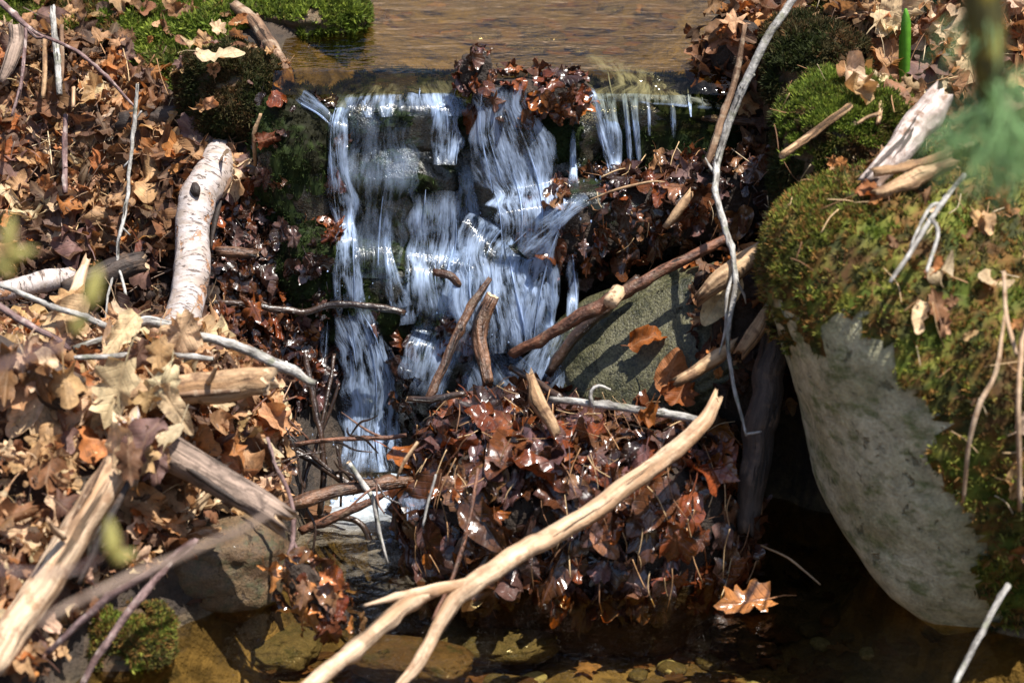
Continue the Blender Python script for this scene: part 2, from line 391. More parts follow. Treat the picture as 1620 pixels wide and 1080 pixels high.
# ------------------------------------------------------------------ rocks
def ico(sub):
    bm = bmesh.new(); bmesh.ops.create_icosphere(bm, subdivisions=sub, radius=1)
    V = np.array([v.co[:] for v in bm.verts]); F = np.array([[v.index for v in f.verts] for f in bm.faces]); bm.free(); return V, F
ICO = {k: ico(k) for k in (2, 3, 4, 5, 6)}
def rotm(rx, ry, rz):
    cx, sx, cy_, sy, cz, sz = math.cos(rx), math.sin(rx), math.cos(ry), math.sin(ry), math.cos(rz), math.sin(rz)
    return np.array([[cz, -sz, 0], [sz, cz, 0], [0, 0, 1]])@np.array([[cy_, 0, sy], [0, 1, 0], [-sy, 0, cy_]])@np.array([[1, 0, 0], [0, cx, -sx], [0, sx, cx]])
def rockverts(c, r, rot=(0, 0, 0), amp=.12, seed=1, sub=5, box=.75, fine=.03):
    V, F = ICO[sub]
    S = np.sign(V)*np.abs(V)**box; S = S/np.maximum(np.linalg.norm(S, axis=1, keepdims=True), .01)*np.minimum(np.linalg.norm(S, axis=1, keepdims=True), 1.28)
    S = S*(1+amp*fbm(V*1.6+seed*3.7, seed, 4)+fine*fbm(V*9, seed+50, 3))[:, None]
    return (S*np.array(r))@rotm(*[math.radians(a) for a in rot]).T+np.array(c), F
def fnorm(V, F):
    n = np.cross(V[F[:, 1]]-V[F[:, 0]], V[F[:, 2]]-V[F[:, 0]]); return n
MESHES = {}
def rock(key, name, c, r, mat, label, rot=(0, 0, 0), amp=.12, seed=1, sub=5, box=.75, fine=.03, group=None, cat='rock'):
    V, F = rockverts(c, r, rot, amp, seed, sub, box, fine)
    b = MB(); b.add(V, F); o = b.build(name, M[mat])
    MESHES[key] = (V, F, o)
    return tag(o, label, cat, group)

# big boulder: stacked cross-sections
def boulder():
    lev = [ # z, left edge x, centre y, front y, right x, back y
     (-.14,.70,-.45,-.50,.95,-.15),(-.04,P(1500,990,-.55)[0],-.54,-.575,1.02,-.05),(.0,P(1436,970,-.55)[0],-.54,-.60,1.03,0),(.035,P(1374,922,-.51)[0],-.50,-.63,1.04,0),(.10,P(1320,832,-.44)[0],-.43,-.655,1.06,.02),
     (.18,P(1284,740,-.40)[0],-.35,-.675,1.08,.03),(.27,P(1266,640,-.38)[0],-.35,-.685,1.1,.04),(.35,P(1243,560,-.38)[0],-.35,-.68,1.1,.03),
     (.43,P(1216,480,-.38)[0],-.35,-.655,1.1,.0),(.49,P(1219,420,-.38)[0],-.36,-.625,1.1,-.03),(.545,P(1234,372,-.38)[0],-.36,-.56,1.1,-.08),(.585,P(1268,330,-.38)[0],-.36,-.49,1.08,-.14),(.612,P(1330,290,-.36)[0],-.36,-.43,1.0,-.22)]
    A = np.array(lev); zz = np.linspace(A[0, 0], A[-1, 0], 70)
    I = [np.interp(zz, A[:, 0], A[:, k]) for k in range(1, 6)]
    def sm(a):
        for _ in range(4): a = np.r_[a[0], (a[:-2]+2*a[1:-1]+a[2:])/4, a[-1]]
        return a
    I = [sm(a) for a in I]
    na = 130; th = np.linspace(0, 2*math.pi, na, endpoint=False); ex = .86
    ct = np.sign(np.cos(th))*np.abs(np.cos(th))**ex; st = np.sign(np.sin(th))*np.abs(np.sin(th))**ex
    V = []
    for i, z in enumerate(zz):
        xl, cy0, fy, xr, by = [a[i] for a in I]; cx = (xl+xr)/2; rx = (xr-xl)/2
        y = np.where(st < 0, cy0+(cy0-fy)*st, cy0+(by-cy0)*st)
        # the left end of each section sits towards the camera, the front curves back to the right
        V.append(np.c_[cx+rx*ct, y, np.full(na, z)])
    V = np.array(V); nl = len(zz)
    top = V[-1].mean(0)+[0, 0, .012]; bot = V[0].mean(0)-[0, 0, .01]
    Q = V.reshape(-1, 3)
    ce = np.array([.75, -.33, .25]); d = unit(Q-ce)
    Q = Q+d*(.012*fbm(Q*4, 11, 3)+.0022*fbm(Q*26, 12, 3)-.005*np.maximum(vnoise(Q*17, 14), .45))[:, None]
    i = (np.arange(nl-1)[:, None]*na); j = np.arange(na)[None]; j2 = (j+1) % na
    F4 = np.stack([i+j, i+j2, i+na+j2, i+na+j], -1).reshape(-1, 4)
    Q = np.r_[Q, [top], [bot]]; k = (nl-1)*na
    F3 = np.r_[np.c_[k+j[0], k+j2[0], np.full(na, nl*na)], np.c_[j2[0], j[0], np.full(na, nl*na+1)]]
    return Q, F4, F3
BV, BF4, BF3 = boulder()
b = MB(); b.add(BV, [BF4, BF3]); boulder_o = tag(b.build('mossy_boulder', M['grey_rock']), 'huge grey boulder with a thick moss cap, leaning over the dark water', 'boulder')
BTRI = np.r_[BF4[:, [0, 1, 2]], BF4[:, [0, 2, 3]], BF3]; MESHES['boulder'] = (BV, BTRI, boulder_o)

rock('mossleft', 'mossy_rock', P(372,150,.16), (.088,.075,.075), 'brown_rock', 'round moss covered rock at the edge of the upper pool', seed=3, box=.9)
rock('lip', 'ledge_rock', P(640,185,.17), (.13,.10,.070), 'wet_rock', 'wet black ledge the water pours over, mossy under its lip', seed=4, amp=.08)
rock('lip2', 'ledge_rock', P(850,200,.17), (.13,.10,.078), 'wet_rock', 'wet ledge stone under the leaf clumps at the crest', seed=5, amp=.08)
rock('lip3', 'ledge_rock', P(1060,205,.19), (.14,.10,.082), 'wet_rock', 'dark ledge stone with moss under the thin trickles', seed=6, amp=.07, box=.6)
rock('wetleft', 'wet_rock', P(478,270,.10), (.075,.08,.13), 'wet_rock', 'tall wet black mossy rock beside the tall water jet', seed=7)
rock('wetleft2', 'wet_rock', P(505,420,.05), (.065,.07,.09), 'wet_rock', 'low wet mossy rock beside the tall water jet', seed=8)
rock('mid', 'wet_rock', P(640,330,.13), (.14,.09,.13), 'wet_rock', 'green stained rock face behind the thin curtain of water', seed=9)
rock('mid2', 'wet_rock', P(810,300,.15), (.15,.10,.12), 'wet_rock', 'dark rock face behind the broad curtain of water', seed=10)
rock('low', 'wet_rock', P(600,460,.08), (.11,.09,.10), 'wet_rock', 'mossy wet rock low behind the split fall', seed=12)
rock('dome', 'wet_rock', P(805,475,.03), (.085,.09,.115), 'wet_rock', 'rounded rock the cascade fans out over', seed=13, box=.95, amp=.06)
rock('back', 'wet_rock', P(1010,330,.17), (.18,.09,.10), 'wet_rock', 'dark wet rock in the shaded corner behind the trickles', seed=14)
rock('shelf', 'wet_rock', P(960,330,.03), (.09,.08,.05), 'wet_rock', 'flat wet stone the thin trickles land on', seed=15, box=.6)
rock('base', 'wet_rock', P(585,640,.10), (.10,.09,.12), 'wet_rock', 'black rock behind the lowest part of the fall', seed=16)
rock('base2', 'wet_rock', P(720,600,.04), (.11,.09,.10), 'wet_rock', 'wet rock buried under the drift of leaves at the foot of the cascade', seed=17)
rock('slab', 'stone_slab', P(1042,560,-.13), (.175,.055,.125), 'slab', 'tilted olive grey stone slab with an orange leaf lying on it', rot=(-38, -27, -6), seed=18, amp=.09, box=.62, fine=.03)
rock('block', 'mossy_rock', P(1335,270,-.12), (.105,.13,.135), 'brown_rock', 'square rock under bright green moss on the bank beside the boulder', seed=19, amp=.08, box=.65)
rock('block2', 'mossy_rock', P(1290,120,.08), (.085,.10,.085), 'brown_rock', 'dark shaded mossy rock beneath the grey leaning branch', seed=20, amp=.1, box=.7)
rock('brown', 'brown_rock', P(345,890,-.45), (.115,.10,.085), 'brown_rock', 'rusty brown rounded rock at the waterline under the driftwood', seed=21, box=.9)
rock('mossfront', 'mossy_rock', P(200,1030,-.66), (.068,.06,.062), 'brown_rock', 'small dark rock with green moss standing in the water', seed=22, box=.9)
rock('farmoss', 'mossy_rock', P(480,30,.46), (.11,.10,.045), 'brown_rock', 'low mossy stone reaching into the upper pool', seed=23, box=.9)
rock('sub1', 'submerged_rock', PZ(780,1005,-.095), (.105,.075,.024), 'bed_rock', 'flat stone under the clear water below the leaf dam', seed=24, cat='stone')
rock('sub2', 'submerged_rock', PZ(650,1045,-.075), (.10,.055,.026), 'brown_rock', 'long brown stone under water behind the forked branch', rot=(0, 0, -18), seed=25, cat='stone')
rock('sub3', 'submerged_rock', PZ(410,1020,-.10), (.09,.07,.022), 'bed_rock', 'pale yellowish flat stone under water beside the mossy rock', seed=26, cat='stone')
0 and rock('sub4', 'submerged_rock', PZ(900,1060,-.09), (.05,.04,.025), 'bed_rock', 'small rounded stone under water next to the flat stone', seed=27, cat='stone', sub=4)
pv = np.random.default_rng(3)
for k in range(30):
    px, py = pv.uniform(450, 1150), pv.uniform(2, 92); c = PZ(px, py, .565); c[2] = gz(c[0], c[1])+.006
    s = pv.uniform(.012, .04)
    rock('upeb', 'pebble', c, (s*1.5, s*1.2, s*.5), ['brown_rock', 'brown_rock', 'wet_rock'][k % 3], 'smooth stone on the bed of the upper pool, seen through the water', rot=(0, 0, pv.uniform(0, 180)), seed=130+k, sub=3, group='stones on the upper pool bed', cat='stone')
for k in range(46):
    px, py = pv.uniform(280, 1420), pv.uniform(985, 1090); c = PZ(px, py, -.115); c[2] = gz(c[0], c[1])+.004
    s = pv.uniform(.008, .022)
    if c[2] > -.04: continue
    rock('peb', 'pebble', c, (s*1.3, s, s*.6), ['bed_rock', 'brown_rock', 'bed_rock', 'grey_rock'][k % 4], 'small rounded pebble on the bed of the clear lower pool', rot=(0, 0, pv.uniform(0, 180)), seed=30+k, sub=3, group='pebbles on the pool bed', cat='pebble')
bpy.context.view_layer.update()

DG = bpy.context.evaluated_depsgraph_get()
def hit(px, py):
    """first surface built so far under a pixel: point and normal"""
    d = Vector(ray(px, py)).normalized(); o = Vector(CAM); dg = bpy.context.evaluated_depsgraph_get()
    for _ in range(12):
        ok, loc, nor, _i, ob, _m = scene.ray_cast(dg, o, d)
        if not ok: return P(px, py, .4), np.array([0, -1.0, 0])
        if 'water' in ob.name or ob.get('pass'): o = loc+d*.0005; continue
        return np.array(loc), np.array(nor)
    return np.array(loc), np.array(nor)
def refresh(): bpy.context.view_layer.update()

# mounds that carry the leaf drifts (packed wet humus under the leaves)
def mound(key, name, c, r, label, rot=(0, 0, 0), seed=1, amp=.1, box=.6):
    V, F = rockverts(c, r, rot, amp, seed, 5, box, .03)
    b = MB(); b.add(V, F, (.030, .018, .011)); o = b.build(name, M['ground']); MESHES[key] = (V, F, o); return tag(o, label, 'leaf drift')
mound('dam', 'leaf_dam', (.108, -.275, .02), (.248, .185, .165), 'big dam of packed wet brown leaves standing in the lower pool', seed=61, amp=.07, box=.55)
mound('ridge', 'leaf_drift', P(1050,330,.02), (.185,.065,.060), 'ridge of wet leaves caught behind the tilted stone slab', rot=(0,-10,0), seed=62)
mound('ridge2', 'leaf_drift', P(905,362,-.0), (.062,.05,.055), 'clump of leaves with water trickling around it', rot=(0,20,0), seed=63)
mound('clump1', 'leaf_drift', P(752,116,.055), (.026,.024,.030), 'small round clump of leaves stuck on the crest', seed=64)
mound('clump2', 'leaf_drift', P(845,150,.055), (.085,.03,.028), 'mat of wet leaves draped over the crest of the fall', seed=65)
mound('gapfill', 'leaf_drift', P(1175,560,-.15), (.055,.08,.14), 'steep drift of leaves wedged between slab and dark post', seed=66)
mound('rightcorner', 'leaf_drift', P(1165,75,.17), (.045,.06,.05), 'drift of leaves at the corner of the upper pool', seed=67)
mound('hang', 'leaf_drift', P(500,945,-.60), (.026,.018,.06), 'hanging bunch of dead leaves caught on a vine over the water', rot=(0,-35,0), seed=68)
refresh()

# ------------------------------------------------------------------ water surfaces
ux, uy = np.arange(-.75, .62, .012), np.r_[np.arange(.070, .5, .008), np.arange(.5, 4.2, .03)]
UX, UY = np.meshgrid(ux, uy); UZ = .662 - .030*np.clip((.115-UY)/.045, 0, 1)**2 + .0016*fbm(np.stack([UX*9, UY*22, UX*0], -1), 71, 2)*np.clip((UY-.08)/.1, 0, 1) + .004*vnoise(np.stack([UX*30, UY*0, UX*0], -1), 72)*np.clip((.13-UY)/.1, 0, 1)
uf = gridfaces(len(uy), len(ux)); UV = np.stack([UX, UY, UZ], -1).reshape(-1, 3)
fc = UV[uf].mean(1); keep = (fc[:, 0] > -.385-.0*fc[:, 1]-.5*np.clip(fc[:, 1]-.7, 0, 9)) & (fc[:, 0] < .37+.4*np.clip(fc[:, 1]-.6, 0, 9)) & (fc[:, 2] > .58); uf = uf[keep]
b = MB(); b.add(UV, uf); tag(b.build('upper_pool_water', M['upper'], origin=(0, 0, .66)), 'clear brown water of the upper pool sliding over the lip', 'water', kind='structure')
lx, ly = np.arange(-1.0, 1.15, .014), np.r_[np.arange(-4.5, -1, .05), np.arange(-1, .12, .010)]
LX, LY = np.meshgrid(lx, ly); q = P(575, 755, .0); rr = np.hypot((LX-q[0])*1.0, LY-.0)
amp_ = .012*np.exp(-rr/.16)
LZ = .0 + amp_*fbm(np.stack([LX*46, LY*46, LX*0], -1), 73, 4) + .0022*np.exp(-rr/.5)*np.sin(rr*95+3*vnoise(np.stack([LX*6, LY*6, LX*0], -1), 5)) + .0007*fbm(np.stack([LX*16, LY*16, LX*0], -1), 74, 2)
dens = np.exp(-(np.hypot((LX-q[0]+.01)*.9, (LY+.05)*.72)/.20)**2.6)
dens = np.maximum(dens, .58*np.exp(-(np.hypot(LX-P(635,860,-.27)[0], (LY+.26)*.8)/.17)**2.4))  # thinning foam that also paints in the pool's milky brown reflection
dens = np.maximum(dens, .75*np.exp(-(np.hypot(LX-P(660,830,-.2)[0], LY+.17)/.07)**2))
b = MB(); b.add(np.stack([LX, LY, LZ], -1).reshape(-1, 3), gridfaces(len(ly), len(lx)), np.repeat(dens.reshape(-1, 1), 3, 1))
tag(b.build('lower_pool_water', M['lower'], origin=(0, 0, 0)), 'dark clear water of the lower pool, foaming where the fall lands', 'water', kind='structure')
# ------------------------------------------------------------------ curves
def catmull(A, n):
    A = np.asarray(A, float)
    if len(A) == 2: return A[0]+(A[1]-A[0])*np.linspace(0, 1, n)[:, None]
    B = np.r_[[2*A[0]-A[1]], A, [2*A[-1]-A[-2]]]
    L = np.r_[0, np.cumsum(np.linalg.norm(np.diff(A[:, :2], axis=0), axis=1)+1e-6)]
    t = np.linspace(0, L[-1], n); i = np.clip(np.searchsorted(L, t, 'right')-1, 0, len(A)-2)
    u = ((t-L[i])/(L[i+1]-L[i]))[:, None]
    p0, p1, p2, p3 = B[i], B[i+1], B[i+2], B[i+3]
    return .5*(2*p1+(p2-p0)*u+(2*p0-5*p1+4*p2-p3)*u*u+(3*p1-p0-3*p2+p3)*u**3)
def frames(Pt, up=None):
    T = unit(np.gradient(Pt, axis=0)); N_ = np.zeros_like(T)
    a = np.array([0, -1.0, .3]) if up is None else up
    for k in range(len(T)):
        v = a-T[k]*(a@T[k])
        if np.linalg.norm(v) < 1e-3: v = np.cross(T[k], [1, 0, 0])
        N_[k] = v/np.linalg.norm(v); a = N_[k]
    return T, N_, np.cross(T, N_)
def tube(b, Pt, R, seed=0, sides=10, rough=.10, jag=0.0, capcol=(1, 1, 1), knots=0):
    """a round stick along Pt: uneven radius, knots, broken ends; bark coordinates run along its length"""
    n = len(Pt); T, A, B = frames(Pt); L = np.r_[0, np.cumsum(np.linalg.norm(np.diff(Pt, axis=0), axis=1))]
    th = np.linspace(0, 2*math.pi, sides, endpoint=False); c, s = np.cos(th), np.sin(th)
    r0 = float(np.mean(R))
    q = np.stack([np.broadcast_to(c*2, (n, sides)), np.broadcast_to(s*2, (n, sides)), np.broadcast_to((L/(r0*2.4+.003))[:, None], (n, sides))], -1)
    rr = R[:, None]*(1+rough*fbm(q+seed*5.1, seed, 3))
    rg = np.random.default_rng(seed+99)
    for _ in range(knots):
        kl, ka = rg.uniform(.05, .95)*L[-1], rg.uniform(0, 6.28)
        rr = rr+R[:, None]*(.5 if r0 < .012 else .22)*np.exp(-((L[:, None]-kl)/(r0*1.1))**2-((1-np.cos(th[None]-ka))*2.2))
    V = Pt[:, None]+A[:, None]*(rr*c)[..., None]+B[:, None]*(rr*s)[..., None]
    if jag:
        e = jag*r0
        V[0] -= T[0]*(rg.uniform(0, 1, sides)**2*e)[:, None]; V[-1] += T[-1]*(rg.uniform(0, 1, sides)**2*e)[:, None]
    crd = np.stack([np.broadcast_to(r0*c, (n, sides)), np.broadcast_to(r0*s, (n, sides)), np.broadcast_to(L[:, None]+seed*.731, (n, sides))], -1)
    i = (np.arange(n-1)[:, None]*sides); j = np.arange(sides)[None]; j2 = (j+1) % sides
    F = np.stack([i+j, i+j2, i+sides+j2, i+sides+j], -1).reshape(-1, 4)
    Q = np.r_[V.reshape(-1, 3), [Pt[0], Pt[-1]]]; K = np.r_[crd.reshape(-1, 3), [[0, 0, seed*.731], [0, 0, L[-1]+seed*.731]]]
    k = n*sides
    F3 = np.r_[np.c_[j2[0], j[0], np.full(sides, k)], np.c_[k-sides+j[0], k-sides+j2[0], np.full(sides, k+1)]]
    b.add(Q, [F, F3], capcol, K)
    return V, T
def place(path, lift=.0):
    """(px, py, Y, width px): Y None rests the point on whatever surface is there"""
    out = []
    for px, py, Y, wd in path:
        if Y is None:
            p, _ = hit(px, py); d = unit(ray(px, py)); p = p-d*(msize(wd, p)*.45+lift)
        else: p = P(px, py, Y)
        out.append([*p, msize(wd, p)/2])
    return np.array(out)
def smooth1(a, k=3):
    for _ in range(k): a = np.r_[a[0], (a[:-2]+2*a[1:-1]+a[2:])/4, a[-1]]
    return a
SEED = [100]
def stick(name, path, mat, label, cat='stick', lift=.02, twigs=(), ends=None, wob=.25, rough=.07, knots=None, group=None, sides=None, jag=.6):
    SEED[0] += 1; sd = SEED[0]
    C = place(path, lift)
    ln = np.linalg.norm(np.diff(C[:, :3], axis=0), axis=1).sum()
    n = int(np.clip(ln/.008, 8, 90)); D = catmull(C, n)
    if mat in ('lichen', 'purple', 'red', 'wetbrown', 'wetdark', 'brown'): D[:, 3] *= .84
    r = np.maximum(D[:, 3], .0007); t = np.linspace(0, 1, n)
    if C.shape[0] > 2:   # straighter runs with kinks at the nodes
        q = np.r_[0, np.cumsum(np.linalg.norm(np.diff(C[:, :2], axis=0), axis=1))]; tt = np.linspace(0, q[-1], n)
        Dl = np.stack([np.interp(tt, q, C[:, k]) for k in range(4)], 1); D = .45*D+.55*Dl
        for k in range(4): D[:, k] = smooth1(D[:, k], 1)
    wob = wob*(.55 if r.max() > .010 else .8)
    D[:, :3] += (fbm(np.c_[t*ln*26, t*0+sd, t*0], sd, 4)*r*wob)[:, None]*np.array([1, .3, .6])+(fbm(np.c_[t*ln*26, t*0+sd, t*0+9], sd+5, 4)*r*wob)[:, None]*np.array([-.4, .5, .8])
    b = MB(); sides = sides or (18 if r.max() > .012 else 9)
    V, T = tube(b, D[:, :3], r, sd, sides, rough, jag, knots=int(ln/(.05 if r.max() < .012 else .12)) if knots is None else knots)
    o = tag(b.build(name, M[mat]), label, cat, group)
    if ends:
        for e in ends:
            i = 0 if e == 'a' else -1; rg = np.random.default_rng(sd)
            sgn = -1 if i == 0 else 1
            ring = V[i]; cen = ring.mean(0); k = len(ring)
            r1 = cen+(ring-cen)*1.0+sgn*T[i]*.0012; r2 = cen+(ring-cen)*.55+sgn*T[i]*(rg.uniform(-.3, .5, k)*r[i])[:, None]
            q = np.r_[r1, r2, [cen+sgn*T[i]*r[i]*.1]]; j = np.arange(k); j2 = (j+1) % k
            loc = np.c_[(q-cen)@unit(ring[0]-cen), (q-cen)@np.cross(T[i], unit(ring[0]-cen)), np.zeros(len(q))]
            bb = MB(); bb.add(q, [np.c_[j, j2, k+j2, k+j], np.c_[k+j, k+j2, np.full(k, 2*k)]], (1, 1, 1), loc); bb.build('broken_end', M['end'], o)
    for tw in twigs:
        nm, tp, tm = ('side_twig', tw, mat) if not isinstance(tw, tuple) else tw
        C2 = place(tp, lift); l2 = np.linalg.norm(np.diff(C2[:, :3], axis=0), axis=1).sum()
        n2 = int(np.clip(l2/.006, 6, 60)); D2 = catmull(C2, n2); SEED[0] += 1
        bb = MB(); tube(bb, D2[:, :3], np.maximum(D2[:, 3], .0006), SEED[0], 8, .12, jag, knots=int(l2/.05)); bb.build(nm, M[tm], o)
    return o

# ------------------------------------------------------------------ falling water
def stream(path, label, dens=1.0, off=.012, thick=.005, name='falling_water', free=True):
    SEED[0] += 1; sd = SEED[0]; rg = np.random.default_rng(sd)
    A = np.array(path, float); ln = np.abs(np.diff(A[:, 1])).sum()+np.abs(np.diff(A[:, 0])).sum(); n = int(np.clip(ln/6, 8, 60))
    D = catmull(A, n); Yv = []
    for px, py, wd in D:
        Yv.append(min(hit(px+k*wd*.3, py)[0][1] for k in (-1, 0, 1)))
    Yv = np.array(Yv)-off
    if free: Yv = np.minimum.accumulate(Yv)
    Yv = smooth1(Yv, 9)
    Pt = np.array([P(a[0], a[1], y) for a, y in zip(D, Yv)]); W = np.array([msize(a[2], p)/2 for a, p in zip(D, Pt)])
    L = np.r_[0, np.cumsum(np.linalg.norm(np.diff(Pt, axis=0), axis=1))]
    T = unit(np.gradient(Pt, axis=0)); X = unit(np.cross(T, np.broadcast_to([0, -1.0, .25], T.shape))); Nn = np.cross(X, T)
    b = MB()
    nu = int(np.clip(W.max()*2/.0022, 8, 90)); u = np.linspace(-1, 1, nu)
    um = u[None]*W[:, None]
    q = np.stack([um*110, np.broadcast_to(L[:, None]*7, um.shape), um*0+sd], -1)
    rid = .6*vnoise(q, sd)+.5*vnoise(q*2.3, sd+1)
    edge = 1+.22*vnoise(np.stack([L*28, L*0+sd, L*0], -1), sd+2)
    asy = np.where(u[None] < 0, 1+.2*vnoise(np.stack([L*36, L*0+sd, L*0+3], -1), sd+7)[:, None], 1+.2*vnoise(np.stack([L*36, L*0+sd, L*0+8], -1), sd+8)[:, None])
    um = um*asy
    body = np.sqrt(np.clip(1-u**2, 0, 1))[None]
    for side, sg in ((1, 1), (0, -1)):
        dz = body*thick*(.7+rid*.25) if side else -body*thick*.35
        dz = np.broadcast_to(dz, um.shape)
        V = Pt[:, None]+X[:, None]*(um*edge[:, None])[..., None]+Nn[:, None]*dz[..., None]
        jg = .02*vnoise(np.stack([um*70, um*0+sd, um*0], -1), sd+9); fl = min(.035, L[-1]*.3); endf = np.clip(np.minimum((L[:, None]+jg)/fl, (L[-1]-L[:, None]+jg)/fl+.15), 0, 1)
        d = np.clip(1.35*body, 0, 1)*dens*endf*(1 if side else .0)
        F = gridfaces(n, nu); F = F if side else F[:, ::-1]
        b.add(V.reshape(-1, 3), F, np.repeat(d.reshape(-1, 1), 3, 1), np.stack([um+sd*.37, np.broadcast_to(L[:, None], um.shape), um*0], -1).reshape(-1, 3))
    # separate threads of water in front of the sheet
    for _ in range(int(np.clip(W.mean()*2/.018*dens, 1, 6))):
        a, e = sorted(rg.uniform(-.1, 1.1, 2)); a, e = max(a, 0), min(e, 1)
        if e-a < .2: e = min(1, a+.3)
        m = max(6, int((e-a)*n)); f = np.linspace(a, e, m)*(n-1); i0 = np.clip(f.astype(int), 0, n-2); fr = (f-i0)[:, None]
        lerp = lambda Q: Q[i0]*(1-fr)+Q[i0+1]*fr
        uu = rg.uniform(-1, 1); dr = rg.normal(0, .05)
        Wl = (W[i0]*(1-fr[:, 0])+W[i0+1]*fr[:, 0])
        pt = lerp(Pt)+lerp(X)*(Wl*(uu+dr*np.linspace(0, 1, m)))[:, None]+lerp(Nn)*(thick*rg.uniform(.4, 1.6))
        r = rg.uniform(.0005, .0017)*np.sin(np.linspace(.12, math.pi-.05, m))**.6*(1+.35*vnoise(np.c_[np.linspace(0, 9, m), np.zeros(m), np.full(m, uu*50)], 4))
        tv, ta, tb = frames(pt); th = np.linspace(0, 2*math.pi, 6, endpoint=False)
        V = pt[:, None]+(ta[:, None]*np.cos(th)[None, :, None]+tb[:, None]*np.sin(th)[None, :, None])*np.maximum(r, .0002)[:, None, None]
        i = np.arange(m-1)[:, None]*6; j = np.arange(6)[None]; j2 = (j+1) % 6
        F = np.stack([i+j, i+j2, i+6+j2, i+6+j], -1).reshape(-1, 4)
        cr = np.stack([np.broadcast_to(rg.uniform(0, 9)+th*.0012, (m, 6)), np.broadcast_to((f*L[-1]/n)[:, None], (m, 6)), np.zeros((m, 6))], -1)
        b.add(V.reshape(-1, 3), F, (1.3, 1.3, 1.3), cr.reshape(-1, 3))
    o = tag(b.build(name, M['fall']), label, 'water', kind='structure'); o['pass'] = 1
    return o
STREAMS = [
 ([(455,142,16),(480,158,24),(508,176,20),(530,198,14)], 'bright glancing water slipping over the wet edge rock', .75),
 ([(548,146,26),(534,200,28),(536,260,38),(545,330,44),(550,400,40),(553,486,40)], 'tall narrow jet of white water beside the mossy rocks', 1.1),
 ([(556,488,50),(574,540,88),(584,600,100),(586,670,108),(588,748,124)], 'broad lowest fall plunging into the foaming pool', 1.15),
 ([(640,134,190),(640,156,186),(640,186,170)], 'thin water bending over the middle of the crest', .8),
 ([(702,136,52),(705,200,52),(703,262,46)], 'short bright fall in the middle of the crest', 1.05),
 ([(690,300,76),(686,370,88),(680,440,92),(690,506,110)], 'white apron of water below the middle fall', 1.0),
 ([(735,262,30),(738,320,34),(745,372,30)], 'thin thread of water beside the broad curtain', .6),
 ([(788,138,64),(800,190,100),(826,270,116),(838,330,112),(836,392,96)], 'broad white curtain falling behind the leaf mat', 1.05),
 ([(907,188,5),(907,240,11),(906,298,20)], 'single tapering drip of white water under the leaf mat', 1.2),
 ([(928,126,18),(950,200,17),(972,294,15)], 'slanting trickle beside the leaf mat', 1.1),
 ([(955,128,34),(966,190,28),(975,280,16)], 'group of bright trickles falling to the flat stone', 1.0),
 ([(1000,138,20),(1006,190,15),(1011,256,8)], 'fine trickle near the shaded corner', 1.0),
 ([(942,130,12),(958,190,12),(966,240,9)], 'thin strand of water between the bright trickles', 1.1),
 ([(985,132,10),(992,190,9),(999,286,12)], 'slender falling strand near the flat stone', 1.1),
 ([(1024,136,9),(1026,180,8),(1027,214,5)], 'short fine strand under the shining crest', 1.1),
 ([(1090,140,6),(1092,168,5),(1093,186,3)], 'dripping end of the shining crest', 1.1),
 ([(1062,150,7),(1065,190,9),(1066,220,6)], 'last small drip near the shaded corner', 1.0),
 ([(1036,116,212),(1036,132,208),(1036,168,190)], 'thin shining water along the far end of the crest', 1.25),
 ([(930,312,26),(893,338,36),(856,366,46),(824,398,56)], 'water sliding off the flat stone towards the rounded rock', .85),
 ([(884,352,16),(862,402,30),(842,470,44),(828,548,56)], 'slanting water down the side of the rounded rock', .9),
 ([(805,366,84),(786,402,120),(790,460,150),(802,520,160),(806,556,150)], 'fan of white water over the rounded rock', 1.05),
 ([(866,392,16),(872,450,24),(868,540,18)], 'thin white fall between hanging leaves', 1.0),
 ([(903,402,10),(906,470,20),(903,528,14)], 'small fall beside the slab', .8),
 ([(614,330,10),(612,390,18),(624,446,28),(636,486,34)], 'narrow thread of water down the green stained rock', .8),
 ([(600,180,110),(598,270,110),(590,360,92),(588,440,80)], 'thin film of water over the green stained rock', .24),
 ([(696,500,90),(684,560,76),(664,630,86)], 'water running down behind the brown stick', .85),
 ([(765,548,70),(785,590,110),(800,622,150)], 'water pooling against the leaf dam', .7),
 ([(880,520,30),(866,560,60),(850,606,90)], 'water sliding along the foot of the slab', .6),
 ([(737,376,34),(728,430,50),(716,500,60)], 'veil of water between the apron and the fan', .7),
 ([(516,505,14),(512,560,18),(508,640,16)], 'small side trickle by the lowest fall', .6),
 ([(660,770,60),(664,800,50),(668,826,60)], 'little run of water under the crossed sticks', .7),
]
refresh()
for pth, lab, dn in STREAMS: stream(pth, lab, dn, off=.034 if 'crest' in lab and 'middle fall' not in lab else .012)
b = MB(); dv0, df0 = ICO[2]; rg = np.random.default_rng(15)
for k in range(520):   # bubbles floating where the fall stirs the pool
    cx, cy_ = [(578, 762), (500, 770), (610, 775), (655, 842)][k % 4]
    p = PZ(cx+rg.normal(0, 46), cy_+rg.normal(0, 13), .004); r = .0008+.0034*rg.random()**3
    b.add(p+dv0*r*np.array([1, 1, .75]), df0, (.8, .8, .8), dv0*r+rg.uniform(0, 5, 3))
o = tag(b.build('foam_bubbles', M['fall']), 'white bubbles floating where the fall stirs the lower pool', 'foam', kind='stuff'); o['pass'] = 1
